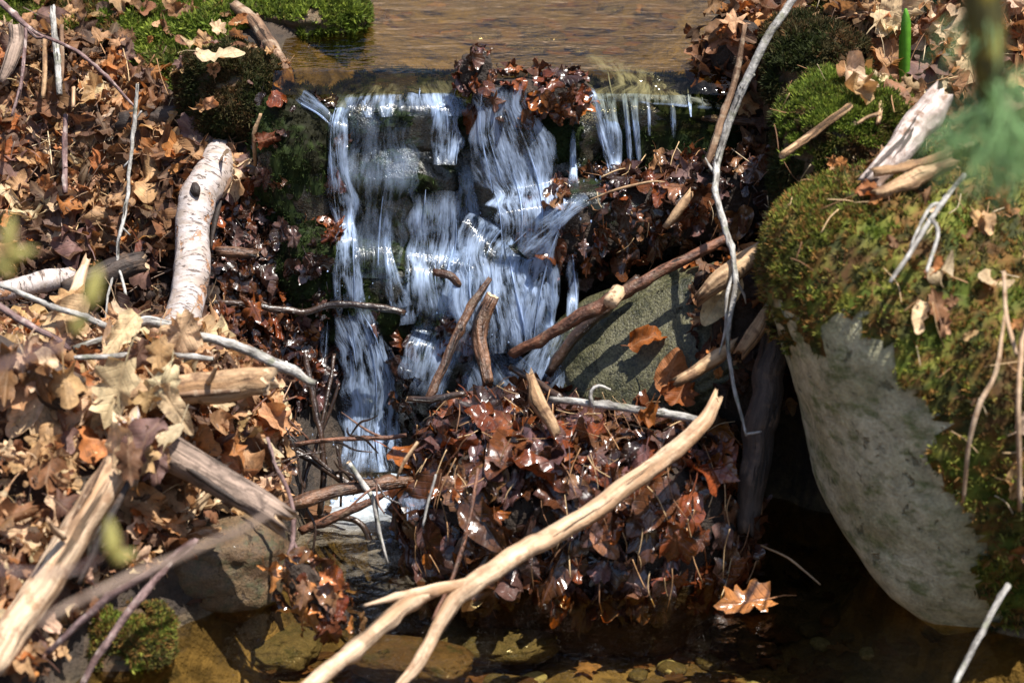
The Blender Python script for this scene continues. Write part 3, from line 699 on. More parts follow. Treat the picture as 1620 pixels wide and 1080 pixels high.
# drops thrown up where the water lands
b = MB(); dv, df = ICO[2]; rg = np.random.default_rng(5)
for k in range(260):
    cx, cy_, sp = [(585, 738, 46), (690, 500, 40), (800, 545, 55), (552, 480, 20), (835, 362, 40), (950, 292, 45)][k % 6]
    p, _ = hit(cx+rg.normal(0, sp), cy_-abs(rg.normal(0, 26))); d = unit(ray(cx, cy_)); p = p-d*rg.uniform(.004, .03)
    r = rg.uniform(.0005, .0016); b.add(p+dv*r*np.array([1, 1, rg.uniform(1, 2)]), df, (1.2, 1.2, 1.2), dv*r+rg.uniform(0, 5, 3))
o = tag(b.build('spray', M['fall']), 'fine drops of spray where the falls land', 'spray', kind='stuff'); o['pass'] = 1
# ------------------------------------------------------------------ logs, branches, sticks
_n = None
BH = [ # name, path, material, label, category, options
 ('birch_log', [(346,236,.09,38),(339,268,.05,58),(312,318,-.01,57),(303,372,-.05,54),(301,432,-.11,57),(290,490,-.17,58),(258,570,-.29,60)], 'birch', 'thick white birch log leaning down the leafy bank', 'log', dict(rough=.06, wob=.2, ends='a', sides=26, knots=2, twigs=[('knot_hole', [(308,292,-.02,10),(309,300,-.03,17),(311,310,-.035,9)], 'dark'), ('peeling_bark', [(350,318,-.005,3),(343,338,-.02,9),(336,372,-.04,7),(334,396,-.05,3)], 'dark'), ('peeling_bark', [(332,410,-.09,3),(328,440,-.11,9),(325,476,-.14,5)], 'dark'), ('peeling_bark', [(358,262,.04,3),(362,285,.03,8),(352,306,.01,4)], 'brown')])),
 ('log', [(0,668,-.47,46),(90,648,-.48,50),(250,620,-.49,48),(412,604,-.50,44)], 'tan', 'tan dead log jutting out level over the pool, with a broken end', 'log', dict(ends='ab', rough=.08, sides=24, jag=1.3, twigs=[('bark_strip', [(250,628,-.51,4),(310,622,-.515,12),(380,618,-.52,5)], 'brown'), ('branch_stub', [(330,604,-.515,10),(338,590,-.53,8),(342,580,-.54,5)], 'tan')])),
 ('log', [(240,696,-.56,56),(428,811,-.60,46)], 'grey', 'grey weathered log pointing down towards the pool, split at its tip', 'log', dict(ends='b', rough=.08, sides=24, jag=2.0, wob=.1, twigs=[('bark_strip', [(270,722,-.585,4),(320,756,-.60,12),(380,796,-.615,5)], 'dark')])),
 ('log', [(220,696,-.64,36),(178,745,-.68,46),(120,840,-.74,52),(60,940,-.80,52),(-10,1050,-.87,50)], 'pale', 'bright bare pale log slanting down across the leaf pile', 'log', dict(rough=.08, sides=24, ends='a', jag=1.4, twigs=[('bark_strip', [(212,745,-.70,3),(190,790,-.725,12),(160,850,-.755,13),(126,920,-.79,8)], 'dark'), ('bark_strip', [(168,722,-.69,3),(140,775,-.725,8),(110,830,-.75,4)], 'brown'), ('branch_stub', [(100,850,-.775,12),(84,836,-.80,10),(76,822,-.82,6)], 'pale')])),
 ('birch_stump', [(205,668,-.60,44),(206,700,-.61,56),(198,742,-.62,50)], 'birch', 'short broken birch stub poking out of the dry leaves', 'stump', dict(ends='a', sides=20, jag=1.2)),
 ('log', [(-30,560,-.47,70),(30,580,-.49,72),(110,622,-.52,66)], 'dark', 'dark half buried log end in the dry leaves', 'log', dict(ends='b', sides=22)),
 ('log', [(-20,466,-.17,30),(50,452,-.15,34),(112,438,-.12,30)], 'birch', 'small birch log lying level in a hollow of the bank', 'log', dict(ends='b')),
 ('log', [(100,452,-.13,34),(160,436,-.11,38),(222,416,-.09,34)], 'dark', 'short dark rotten log between two birch logs', 'log', dict(ends='b')),
 ('log', [(196,194,.17,34),(240,186,.17,36),(292,182,.16,32)], 'dark', 'charred black piece of log below the mossy rock', 'log', dict(ends='a')),
 ('root', [(372,10,.34,22),(408,42,.28,26),(432,78,.20,30),(450,108,.14,30),(456,132,.11,22)], 'brown', 'brown root curving down along the edge of the upper pool', 'root', dict(lift=.02)),
 ('branch', [(1262,-10,-.06,15),(1215,58,-.08,16),(1182,128,-.09,16),(1152,196,-.10,15),(1134,262,-.12,14),(1131,304,-.17,12),(1144,352,-.22,12),(1158,400,-.26,11),(1166,450,-.30,10),(1153,505,-.33,10),(1152,560,-.36,8),(1163,620,-.39,7),(1181,688,-.43,5)], 'lichen', 'long grey lichen spotted branch hanging over the tilted slab', 'branch',
   dict(wob=.35, twigs=[[(1163,425,-.28,6),(1150,468,-.30,6),(1148,520,-.32,5),(1138,560,-.33,3)],[(1134,280,-.13,6),(1122,262,-.12,4),(1116,250,-.11,2)],[(1180,130,-.09,5),(1194,118,-.09,3)],[(1166,446,-.30,5),(1178,468,-.30,4),(1180,480,-.30,2)],[(1181,686,-.43,4),(1196,684,-.43,4),(1204,682,-.43,2)]])),
 ('branch', [(1131,636,-.45,18),(1118,664,-.465,25),(1080,700,-.50,28),(1005,760,-.55,31),(920,818,-.60,32),(830,870,-.66,32),(765,912,-.71,32),(722,948,-.74,28),(690,998,-.77,22),(664,1046,-.80,20),(622,1095,-.84,13)], 'pale', 'long bare pale branch lying forked across the leaf dam', 'branch',
   dict(wob=.28, rough=.07, sides=22, ends='a', jag=1.6, knots=5, twigs=[('side_branch',[(748,922,-.72,22),(700,930,-.74,20),(640,941,-.76,15),(578,957,-.78,4)],'pale'),('side_branch',[(690,932,-.74,20),(640,958,-.77,25),(575,1015,-.82,27),(480,1092,-.90,27)],'pale')])),
 ('stick', [(808,582,-.16,12),(850,604,-.19,13),(885,630,-.24,14)], 'wetdark', 'short dark stick end lying at the foot of the slab', 'stick', dict(ends='a')),
 ('stick', [(872,632,-.30,13),(950,640,-.33,15),(1020,650,-.36,16),(1075,658,-.38,15),(1114,668,-.40,13)], 'lichen', 'silver grey stick lying along the top of the leaf dam', 'stick', dict(ends='b', twigs=[[(938,644,-.335,8),(934,622,-.33,6),(946,610,-.33,5),(966,616,-.33,3)]])),
 ('stick', [(838,594,-.34,13),(856,640,-.36,24),(880,684,-.38,16)], 'tan', 'stubby split brown stick standing in the leaf dam', 'stick', dict(ends='ab', jag=1.5)),
 ('stick', [(1150,378,-.17,16),(1092,406,-.18,20),(1030,436,-.19,22),(985,464,-.20,26),(925,494,-.20,24),(862,532,-.19,22),(812,560,-.16,18)], 'red', 'reddish brown stick with a sawn knot resting on the tilted slab', 'stick', dict(wob=.5, rough=.2, twigs=[('knot',[(978,462,-.20,26),(966,478,-.235,24)],'end')])),
 ('stick', [(1010,440,-.13,18),(950,494,-.14,22),(905,538,-.145,22),(868,592,-.15,18)], 'wetdark', 'wet black stick along the lower edge of the slab', 'stick', {}),
 ('post', [(1243,470,-.26,40),(1226,540,-.30,46),(1208,640,-.35,48),(1192,750,-.39,44),(1186,840,-.42,34)], 'dark', 'dark rotten post standing upright in the gap beside the boulder', 'post', dict(sides=22, rough=.07)),
 ('stick', [(1228,384,-.24,28),(1180,412,-.25,36),(1140,440,-.26,34),(1112,466,-.265,18)], 'tan', 'thick split orange stick tucked under the hanging branch', 'stick', dict(jag=1.5, sides=16)),
 ('stick', [(1160,545,-.30,16),(1120,575,-.31,22),(1075,602,-.33,18)], 'tan', 'splintered red brown stick beside the translucent yellow leaf', 'stick', dict(jag=2.0)),
 ('stick', [(1216,486,-.31,14),(1196,520,-.32,26),(1172,556,-.33,20)], 'tan', 'chunk of crumbling brown bark beside the dark post', 'bark', dict(jag=1.5)),
 ('stick', [(1178,40,.05,8),(1164,120,.03,12),(1142,190,.0,14),(1118,262,-.03,18)], 'brown', 'brown stick leaning beneath the grey lichen branch', 'stick', {}),
 ('branch', [(-20,444,-.32,10),(60,474,-.33,11),(130,500,-.34,12),(186,524,-.35,13),(216,548,-.36,6)], 'lichen', 'thin grey branch across the hollow of the bank', 'branch', dict(wob=.4)),
 ('branch', [(118,552,-.37,12),(176,534,-.37,14),(232,506,-.37,20),(290,524,-.38,20),(352,542,-.39,18),(420,568,-.40,20),(496,606,-.41,14)], 'lichen', 'crooked grey branch with pale lichen reaching towards the fall', 'branch', dict(wob=.5, knots=9)),
 ('branch', [(-20,470,-.40,14),(40,512,-.41,14),(90,536,-.42,11),(112,552,-.43,6)], 'purple', 'reddish brown curved branch over the small hollow', 'branch', {}),
 ('stick', [(118,566,-.46,10),(200,562,-.46,11),(270,562,-.46,10),(336,568,-.46,10)], 'lichen', 'thin straight grey stick on top of the dry leaf pile', 'stick', {}),
 ('stick', [(136,414,-.20,12),(120,462,-.24,20),(100,510,-.28,22),(78,562,-.32,16)], 'pale', 'pale split stick leaning in the hollow of the bank', 'stick', dict(jag=1.5)),
 ('twig', [(220,132,.02,6),(214,186,.01,8),(209,250,-.02,7),(200,310,-.05,7),(193,360,-.08,7),(184,420,-.11,6),(172,470,-.14,5),(168,520,-.17,3)], 'lichen', 'long thin grey twig hanging down over the dry leaves', 'twig', dict(wob=1.3, ends='a', twigs=[[(186,418,-.11,5),(196,452,-.13,5),(203,490,-.15,3)],[(209,250,-.02,4),(196,264,-.02,3)],[(214,190,.01,4),(224,176,.01,3)],[(193,360,-.08,4),(206,372,-.08,2)]])),
 ('twig', [(-10,-10,.20,12),(22,22,.18,12),(42,44,.16,9),(80,62,.15,7),(126,84,.13,7),(170,120,.11,7),(196,150,.09,6),(214,170,.08,4)], 'purple', 'purple brown forked twig arching over the bank', 'twig', dict(wob=.5, twigs=[[(41,46,.16,6),(38,90,.13,6),(32,140,.10,6),(18,184,.08,4)],[(42,44,.16,5),(58,60,.15,5),(72,58,.15,4)]])),
 ('stick', [(24,40,.30,22),(28,66,.29,26),(16,100,.26,22),(2,130,.24,12)], 'grey', 'old grey root stub below the arching twig', 'root', {}),
 ('stick', [(84,10,.34,10),(86,60,.28,12),(92,110,.23,13),(94,150,.20,11)], 'lichen', 'upright grey birch stick in the bank', 'stick', {}),
 ('stick', [(70,60,.27,7),(71,100,.24,8),(68,156,.20,7)], 'tan', 'thin upright tan stick beside the grey birch stick', 'stick', {}),
 ('stick', [(98,40,.29,8),(98,90,.25,9),(98,130,.22,6)], 'brown', 'thin upright brown stick behind the grey birch stick', 'stick', {}),
 ('stick', [(104,182,.16,9),(103,236,.13,11),(104,304,.08,10)], 'purple', 'upright dark brown stick stuck in the dry leaves', 'stick', dict(ends='a')),
 ('stick', [(117,138,.22,6),(116,170,.19,6)], 'pale', 'short pale peg of wood standing in the leaves', 'stick', {}),
 ('stick', [(276,46,.34,5),(280,78,.31,6),(290,112,.27,6)], 'tan', 'thin tan stick standing in the green moss', 'stick', {}),
 ('twig', [(404,262,.03,5),(401,215,.03,7),(412,180,.03,5)], 'tan', 'short orange twig beside the red leaf', 'twig', {}),
 ('stick', [(330,478,-.08,11),(400,482,-.08,12),(480,490,-.07,13),(545,483,-.07,12),(590,484,-.07,13),(640,496,-.07,12)], 'wetdark', 'wet black stick crossing the tall jet of water', 'stick', dict(wob=.6)),
 ('stick', [(346,398,-.05,20),(372,400,-.05,22),(404,402,-.05,16)], 'wetbrown', 'dark wet stub beside the birch log', 'stick', dict(ends='b')),
 ('stick', [(776,442,-.11,10),(748,480,-.13,16),(722,528,-.16,17),(700,580,-.19,17),(676,634,-.22,16)], 'wetbrown', 'brown stick leaning through the foot of the cascade', 'stick', dict(wob=.5)),
 ('stick', [(778,470,-.085,26),(758,512,-.10,30),(762,556,-.13,26),(772,606,-.16,22)], 'wetbrown', 'thick wet stub standing in the cascade', 'stick', dict(rough=.25, ends='a')),
 ('stick', [(688,430,-.05,14),(712,436,-.06,16),(726,452,-.06,14)], 'wetbrown', 'stub of wood poking from the falling water', 'stick', {}),
 ('stick', [(645,632,-.28,12),(690,630,-.29,13),(735,622,-.29,12)], 'wetdark', 'dark stick along the edge of the leaf dam', 'stick', dict(ends='a')),
 ('branch', [(380,628,-.22,10),(424,676,-.23,12),(468,712,-.24,13),(520,748,-.25,13),(566,776,-.26,8)], 'wetdark', 'wet black branch slanting in front of the lowest fall', 'branch', dict(wob=.5, twigs=[[(440,690,-.235,6),(490,722,-.24,7),(540,764,-.25,5)],[(470,714,-.24,6),(452,740,-.245,5),(440,770,-.25,4)]])),
 ('stick', [(484,560,-.16,11),(500,640,-.20,13),(508,700,-.23,12),(511,760,-.25,12),(505,812,-.26,12)], 'wetdark', 'upright black branch standing in the plunge pool', 'branch', dict(wob=.6, twigs=[[(505,815,-.26,10),(560,822,-.27,10),(582,846,-.28,10),(588,886,-.29,8)],[(506,690,-.22,6),(526,640,-.21,6),(536,606,-.20,4)]])),
 ('stick', [(424,706,-.26,7),(480,700,-.26,9),(540,694,-.26,9),(600,692,-.26,9),(642,688,-.26,7)], 'red', 'red brown twig reaching level across the lowest fall', 'twig', dict(wob=.4, twigs=[[(606,692,-.26,4),(580,680,-.26,4),(540,652,-.25,2)]])),
 ('stick', [(412,620,-.27,4),(440,648,-.27,5),(488,694,-.27,4)], 'red', 'thin reddish twig slanting down to the level twig', 'twig', {}),
 ('log', [(420,812,-.40,18),(480,790,-.39,24),(540,774,-.37,25),(600,766,-.35,25),(650,760,-.33,22)], 'wetbrown', 'wet brown branch wedged across the pool below the fall', 'branch', dict(rough=.18)),
 ('stick', [(478,838,-.33,16),(530,816,-.33,18),(585,794,-.32,14),(612,780,-.32,8)], 'red', 'short wet red stick under the wedged branch', 'stick', dict(ends='a', rough=.2)),
 ('stick', [(553,732,-.37,9),(572,762,-.37,11),(590,788,-.38,10),(598,836,-.39,8),(614,892,-.40,5)], 'lichen', 'bent grey twig dipping into the plunge pool', 'twig', dict(knots=5, ends='a')),
 ('stick', [(628,790,-.33,8),(628,820,-.33,9),(627,852,-.34,7)], 'wetbrown', 'short upright peg standing in the foam', 'stick', {}),
 ('twig', [(404,640,-.24,8),(440,668,-.25,10),(500,724,-.26,10),(532,752,-.27,6)], 'wetdark', 'second wet black branch beside the slanting one', 'branch', dict(wob=.6, twigs=[[(470,696,-.255,5),(430,716,-.26,5),(392,722,-.27,3)]])),
 ('twig', [(530,560,-.13,7),(520,620,-.17,8),(506,690,-.21,8),(482,760,-.25,7),(476,800,-.27,4)], 'wetdark', 'crooked black twig crossing the upright black branch', 'twig', dict(wob=.7)),
 ('twig', [(534,704,-.27,7),(540,740,-.28,7),(538,800,-.30,5)], 'wetdark', 'thin dark twig hanging from the level red twig', 'twig', dict(wob=.6)),
 ('twig', [(484,798,-.37,5),(500,836,-.38,5),(494,880,-.39,4)], 'wetdark', 'short black twig dipping from the wedged branch', 'twig', dict(wob=.6)),
 ('twig', [(560,760,-.30,10),(546,744,-.29,9),(532,748,-.29,5)], 'wetdark', 'broken black stub on top of the wedged branch', 'twig', dict()),
 ('twig', [(660,700,-.45,5),(640,730,-.46,6),(628,756,-.46,4)], 'tan', 'pale bent twig at the shaded end of the dam', 'twig', dict()),
 ('twig', [(690,750,-.50,4),(676,800,-.51,5),(668,836,-.52,3)], 'lichen', 'thin silvery twig at the shaded end of the dam', 'twig', dict()),
 ('twig', [(640,782,-.33,4),(690,800,-.34,5),(700,826,-.35,3)], 'wetdark', 'fine black twig at the edge of the leaf dam', 'twig', dict(twigs=[[(660,790,-.335,3),(700,786,-.335,3)],[(640,790,-.33,3),(690,832,-.35,3),(704,850,-.355,2)]])),
 ('stick', [(756,740,-.52,6),(748,790,-.55,7),(736,850,-.58,8),(716,915,-.62,8),(684,980,-.66,6)], 'red', 'thin red brown stem in front of the leaf dam', 'stem', {}),
 ('vine', [(424,694,-.50,7),(444,754,-.52,8),(462,800,-.54,8),(466,850,-.56,10),(452,884,-.575,8),(446,920,-.58,4)], 'purple', 'dark vine hanging down to the bunch of dead leaves', 'vine', dict(wob=.8, twigs=[[(464,856,-.56,5),(478,890,-.575,5),(486,930,-.59,3)]])),
 ('branch', [(76,1034,-.92,12),(150,960,-.92,13),(240,905,-.92,13),(305,856,-.92,11)], 'purple', 'brown slender branch along the bottom of the leaf pile', 'branch', dict(wob=.5)),
 ('branch', [(126,1084,-.80,12),(168,1020,-.78,15),(212,955,-.75,15),(262,900,-.72,13),(312,854,-.69,9)], 'purple', 'dark reddish branch propped above the small mossy rock', 'branch', dict(wob=.6)),
 ('branch', [(60,985,-1.95,10),(180,925,-1.9,12),(300,872,-1.85,12),(370,842,-1.82,10),(436,808,-1.79,6)], 'grey', 'blurred grey brown branch close in front of the leaf pile', 'branch', dict(wob=.5)),
 ('stick', [(1386,132,None,12),(1340,172,None,13),(1290,210,None,13),(1238,246,-.30,12)], 'tan', 'straight pale brown stick lying on the bright green moss', 'stick', dict(ends='b', twigs=[[(1388,134,None,7),(1394,160,None,8),(1389,196,None,7)],[(1391,180,None,7),(1372,186,None,6),(1356,196,None,5)]])),
 ('log', [(1484,158,-.26,44),(1452,196,-.30,50),(1418,246,-.35,44),(1380,286,-.40,36)], 'pink', 'bleached pinkish piece of wood lying on the mossy bank', 'driftwood', dict(rough=.07, sides=22, jag=1.2, wob=.2)),
 ('bark_strip', [(1500,262,-.41,20),(1450,282,-.43,26),(1390,306,-.45,18)], 'tan', 'curled strip of torn orange bark under the bleached wood', 'bark', dict(rough=.35, jag=1.5)),
 ('bark_strip', [(1496,246,-.40,12),(1440,262,-.42,15),(1384,272,-.44,14)], 'tan', 'narrow torn bark layer against the bleached wood', 'bark', dict(rough=.35, jag=1.5)),
 ('twig', [(1526,276,-.55,9),(1478,338,-.62,10),(1440,400,-.67,9),(1408,446,-.70,7)], 'lichen', 'grey twig lying across the moss of the boulder', 'twig', dict(twigs=[[(1490,322,-.6,6),(1470,330,-.61,6),(1440,390,-.66,4)],[(1474,345,-.63,7),(1484,370,-.65,6),(1466,430,-.70,5)]])),
 ('stem', [(1590,500,-.72,5),(1576,590,-.76,7),(1548,640,-.77,8),(1532,700,-.77,7),(1524,794,-.75,5)], 'pale', 'pale dry stem bending down the side of the boulder', 'stem', {}),
 ('stem', [(1588,430,-.69,6),(1592,500,-.72,7),(1608,560,-.76,6)], 'pale', 'short pale stem at the top of the bending dry stem', 'stem', {}),
 ('stem', [(1640,470,-.75,6),(1616,540,-.79,8),(1611,660,-.83,8),(1614,806,-.82,7)], 'pale', 'upright pale dry stem close to the mossy side of the boulder', 'stem', {}),
 ('stick', [(1594,926,-.80,12),(1552,1000,-.84,12),(1508,1086,-.88,11)], 'lichen', 'thin grey stick slanting out of the dark water by the boulder', 'stick', {}),
 ('twig', [(1204,862,-.42,3),(1250,884,-.43,4),(1298,924,-.45,3)], 'tan', 'fine pale twig leaning over the dark water', 'twig', {}),
 ('stick', [(1052,360,-.10,10),(1072,336,-.10,16),(1092,306,-.09,12)], 'tan', 'splintered pale chip of wood on the leaf ridge', 'stick', dict(jag=2)),
 ('vine', [(930,318,-.06,2),(975,300,-.08,4),(1030,287,-.09,4),(1052,288,-.09,2)], 'tan', 'thin pale root curving over the leaf ridge', 'root', {}),
 ('stick', [(1100,184,.10,14),(1160,190,.10,18),(1235,194,.10,14)], 'wetbrown', 'level brown stick in the shaded corner of the crest', 'stick', {}),
]
refresh()
for nm, pth, mt, lab, cat, opt in BH: stick(nm, pth, mt, lab, cat, **opt)

rg = np.random.default_rng(909)
for k in range(18):   # fine twigs tangled around the plunge pool
    px, py = (rg.uniform(440, 640), rg.uniform(650, 800)) if k < 11 else (rg.uniform(330, 450), rg.uniform(560, 720)); Y = -.20-.0011*(py-600)+rg.uniform(-.04, .02); a = rg.uniform(0, 6.28); L = rg.uniform(50, 120)
    dx, dy = math.cos(a)*L/2, math.sin(a)*L/2
    stick('twig', [(px-dx, py-dy, Y+.02, 3), (px-dx*.2+rg.normal(0, 7), py-dy*.2+rg.normal(0, 7), Y, 5), (px+dx*.5+rg.normal(0, 6), py+dy*.5, Y-.01, 4), (px+dx, py+dy, Y-.02, 2)], ['wetdark', 'wetdark', 'red'][k % 3], 'fine reddish wet twig tangled beside the lowest fall' if k % 3 == 2 else 'fine black wet twig tangled beside the lowest fall', 'twig', group='red twigs by the lowest fall' if k % 3 == 2 else 'black twigs by the lowest fall', wob=.9)

# ------------------------------------------------------------------ moss
def sample(V, F, n, rg, wmask=None):
    nr = fnorm(V, F); ar = np.linalg.norm(nr, axis=1)
    if wmask is not None: ar = ar*wmask
    f = rg.choice(len(F), n, p=ar/ar.sum()); a, b_ = rg.random(n), rg.random(n); sw = a+b_ > 1; a[sw], b_[sw] = 1-a[sw], 1-b_[sw]
    T = V[F[f]]; p = T[:, 0]+(T[:, 1]-T[:, 0])*a[:, None]+(T[:, 2]-T[:, 0])*b_[:, None]
    return p, unit(nr[f]), f
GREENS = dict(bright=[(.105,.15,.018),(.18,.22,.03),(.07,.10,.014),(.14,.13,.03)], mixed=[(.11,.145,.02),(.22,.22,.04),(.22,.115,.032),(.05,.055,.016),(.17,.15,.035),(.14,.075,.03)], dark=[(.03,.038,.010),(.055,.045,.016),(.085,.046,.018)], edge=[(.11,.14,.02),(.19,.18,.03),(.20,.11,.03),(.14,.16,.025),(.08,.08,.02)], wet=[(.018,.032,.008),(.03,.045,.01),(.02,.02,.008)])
def moss(V, F, maskf, n, h, pal, seed, name='moss', parent=None, label=None, lift=.004, blades=6, lump=.010, freq=26):
    """a lumpy cushion over the masked faces, covered in small pointed fronds"""
    rg = np.random.default_rng(seed); nr = fnorm(V, F); cen = V[F].mean(1)
    mk = maskf(cen, unit(nr)); F2 = F[mk]
    if len(F2) == 0: return
    pal = np.array(GREENS[pal]); vn = np.zeros_like(V)
    for k in range(3): np.add.at(vn, F[:, k], nr)
    vn = unit(vn)
    off = lambda p: np.clip(lift+lump*fbm(p*freq, seed, 3), .0005, 1)
    def colour(p, m, jit=.5):
        t = (fbm(p*19, seed+3, 3)*.5+.5+rg.normal(0, .16, m)); i = np.clip((t*len(pal)).astype(int), 0, len(pal)-1)
        return pal[i]*(1+rg.uniform(-jit, jit, m))[:, None]
    U = V+vn*off(V)[:, None]
    b = MB(); used = np.unique(F2); re = np.full(len(V), -1); re[used] = np.arange(len(used))
    b.add(U[used], re[F2], colour(U[used], len(used), .2)*.8)
    p, nn, _ = sample(U, F2, n, rg)
    q = np.repeat(p, blades, 0)+rg.normal(0, .0018, (n*blades, 3)); d = unit(np.repeat(nn, blades, 0)+rg.normal(0, .62, (n*blades, 3))+[0, 0, .25])
    m = len(q); L = h*rg.uniform(.5, 1.25, m)[:, None]; s = unit(np.cross(d, rg.normal(0, 1, (m, 3))))*(h*.11)
    T = np.stack([q-s, q+s, q+d*L*.6+s*.8, q+d*L, q+d*L*.6-s*.8], 1).reshape(-1, 3)
    i = np.arange(m)*5
    cc = np.repeat(np.repeat(colour(p, n), blades, 0), 5, 0)
    b.add(T, [np.c_[i, i+1, i+2, i+4], np.c_[i+4, i+2, i+3]], cc)
    o = b.build(name, M['moss'], parent, smooth=False); o['kind'] = 'stuff'
    if label: tag(o, label, 'moss')
    o['pass'] = 0
    return o
def pixmask(poly, nz=None, noisef=30, amp=25, seed=0):
    def f(c, n):
        x, y, _ = proj(c); e = fbm(c*noisef, seed, 3)*amp
        r = inpoly(x+e, y+fbm(c*noisef+9, seed+1, 3)*amp, poly)
        return r & (n[:, 2] > nz) if nz is not None else r
    return f
V_, F_, O_ = MESHES['boulder']
moss(V_, F_, pixmask([(1150,200),(1190,380),(1196,470),(1235,505),(1290,535),(1335,500),(1420,560),(1475,640),(1492,760),(1545,900),(1600,1010),(2400,1300),(2400,0),(1150,0)], noisef=24, amp=48), 17000, .011, 'mixed', 41, 'moss_cap', O_, lump=.012, freq=20)
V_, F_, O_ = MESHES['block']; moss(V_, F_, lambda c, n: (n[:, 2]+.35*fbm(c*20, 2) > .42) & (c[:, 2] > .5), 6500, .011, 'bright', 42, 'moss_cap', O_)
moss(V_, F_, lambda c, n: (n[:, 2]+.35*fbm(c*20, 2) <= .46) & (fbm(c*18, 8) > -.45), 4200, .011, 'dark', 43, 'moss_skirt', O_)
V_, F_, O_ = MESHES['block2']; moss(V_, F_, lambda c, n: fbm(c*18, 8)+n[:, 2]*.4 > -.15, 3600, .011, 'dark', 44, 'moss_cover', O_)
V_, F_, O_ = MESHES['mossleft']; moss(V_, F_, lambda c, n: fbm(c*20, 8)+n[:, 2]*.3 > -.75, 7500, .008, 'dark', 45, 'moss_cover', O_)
V_, F_, O_ = MESHES['mossfront']; moss(V_, F_, lambda c, n: (fbm(c*20, 8)+n[:, 2]*.6 > -.1) & (c[:, 2] > .0), 3000, .008, 'mixed', 46, 'moss_cover', O_)
V_, F_, O_ = MESHES['farmoss']; moss(V_, F_, lambda c, n: fbm(c*20, 8)+n[:, 2]*.9 > -.1, 4200, .011, 'bright', 47, 'moss_cover', O_)
for i, (k, am) in enumerate((('wetleft', -.2), ('wetleft2', -.2), ('lip', .05), ('lip2', .2), ('lip3', .0), ('mid', .05), ('low', -.05), ('wetleft2', .3))):
    V_, F_, O_ = MESHES[k]; moss(V_, F_, lambda c, n: fbm(c*15, 30+i) > am, 1700, .007, 'wet', 50+i, 'wet_moss', O_, lump=.006)
V_, F_, O_ = MESHES['slab']; 0 and moss(V_, F_, lambda c, n: fbm(c*22, 61) > .42, 500, .004, 'mixed', 60, 'moss_film', O_, lift=.001, lump=.001)
gtri = np.r_[GF[:, [0, 1, 2]], GF[:, [0, 2, 3]]]; gx_, gy_, _ = proj(GV[gtri].mean(1)); inb = (gx_ > -150) & (gx_ < 1800) & (gy_ > -80) & (gy_ < 1150) & (np.abs(GV[gtri].mean(1)[:, 1]) < 1.1); GT = gtri[inb]
moss(GV, GT, pixmask([(150,-70),(420,-70),(385,60),(330,90),(285,130),(240,110),(190,85),(170,40)], None, 16, 22), 7000, .013, 'bright', 62, 'moss_carpet', None, 'bright green moss carpeting the bank beside the upper pool', lump=.02, lift=.008)
moss(GV, GT, pixmask([(0,-70),(70,-70),(75,30),(40,75),(0,60)], None, 16, 15), 1800, .013, 'bright', 63, 'moss_carpet', None, 'patch of green moss under the arching forked twig', lump=.014)
moss(GV, GT, pixmask([(1340,150),(1480,170),(1560,330),(1700,380),(1700,500),(1240,420),(1250,300)], None, 16, 25), 5000, .012, 'mixed', 64, 'moss_carpet', None, 'rusty green moss spread between the block and the boulder', lump=.012)
moss(GV, GT, pixmask([(1230,-70),(1420,-70),(1380,40),(1250,60)], None, 16, 25), 1600, .012, 'mixed', 65, 'moss_carpet', None, 'thin moss under the leaves at the top of the leaning grey branch')
moss(GV, GT, pixmask([(60,-70),(180,-70),(200,50),(120,70),(70,40)], None, 16, 22), 2600, .012, 'mixed', 66, 'moss_carpet', None, 'rusty moss at the top of the upright sticks', lump=.014)
V_, F_, O_ = MESHES['boulder']; moss(V_, F_, pixmask([(1150,260),(1180,400),(1200,440),(1250,420),(1330,370),(1350,300),(1300,230)], noisef=24, amp=40), 3000, .010, 'edge', 71, 'moss_tuft', O_, lift=.004, lump=.008, freq=24)
# ------------------------------------------------------------------ leaves
MA, RG = 36, (.34, .68, .9, 1.0)
NV = 1+MA*len(RG)+6
def outline(kind, rg):
    th = np.linspace(0, 2*math.pi, MA, endpoint=False)   # 0 = tip
    if kind == 'maple':
        a = np.mod(th+math.pi, 2*math.pi)-math.pi; cc = np.cos(a*4.6); r = .36+.12*np.sign(cc)*np.abs(cc)**.7+.022*np.cos(a*19)+.014*rg.normal(0, 1, MA); r = np.where(np.abs(a) > 2.75, .24, r)*(1-.10*np.abs(a)/math.pi); asp = 1.05
    elif kind == 'oak':
        r = .43*(1+.16*np.cos(th*9)); asp = .62
    elif kind == 'beech':
        r = .5*(1-.0*th)+.012*rg.normal(0, 1, MA); asp = .58
    elif kind == 'strip':
        r = .5*(1+.25*rg.normal(0, .4, MA)); asp = rg.uniform(.14, .3)
    elif kind == 'ash':
        r = .5+.01*rg.normal(0, 1, MA); asp = .36
    else:
        r = .40*(1+.28*fbm(np.c_[np.cos(th)*1.6, np.sin(th)*1.6, np.full(MA, rg.uniform(0, 99))], 3)+.10*rg.normal(0, 1, MA)); asp = rg.uniform(.5, .95)
    x, y = r*np.sin(th)*asp, r*np.cos(th)
    if kind in ('beech', 'ash', 'oak'): x = x*(1-.22*np.cos(th)); y = y+.06*np.maximum(np.cos(th), 0)**6
    return x, y
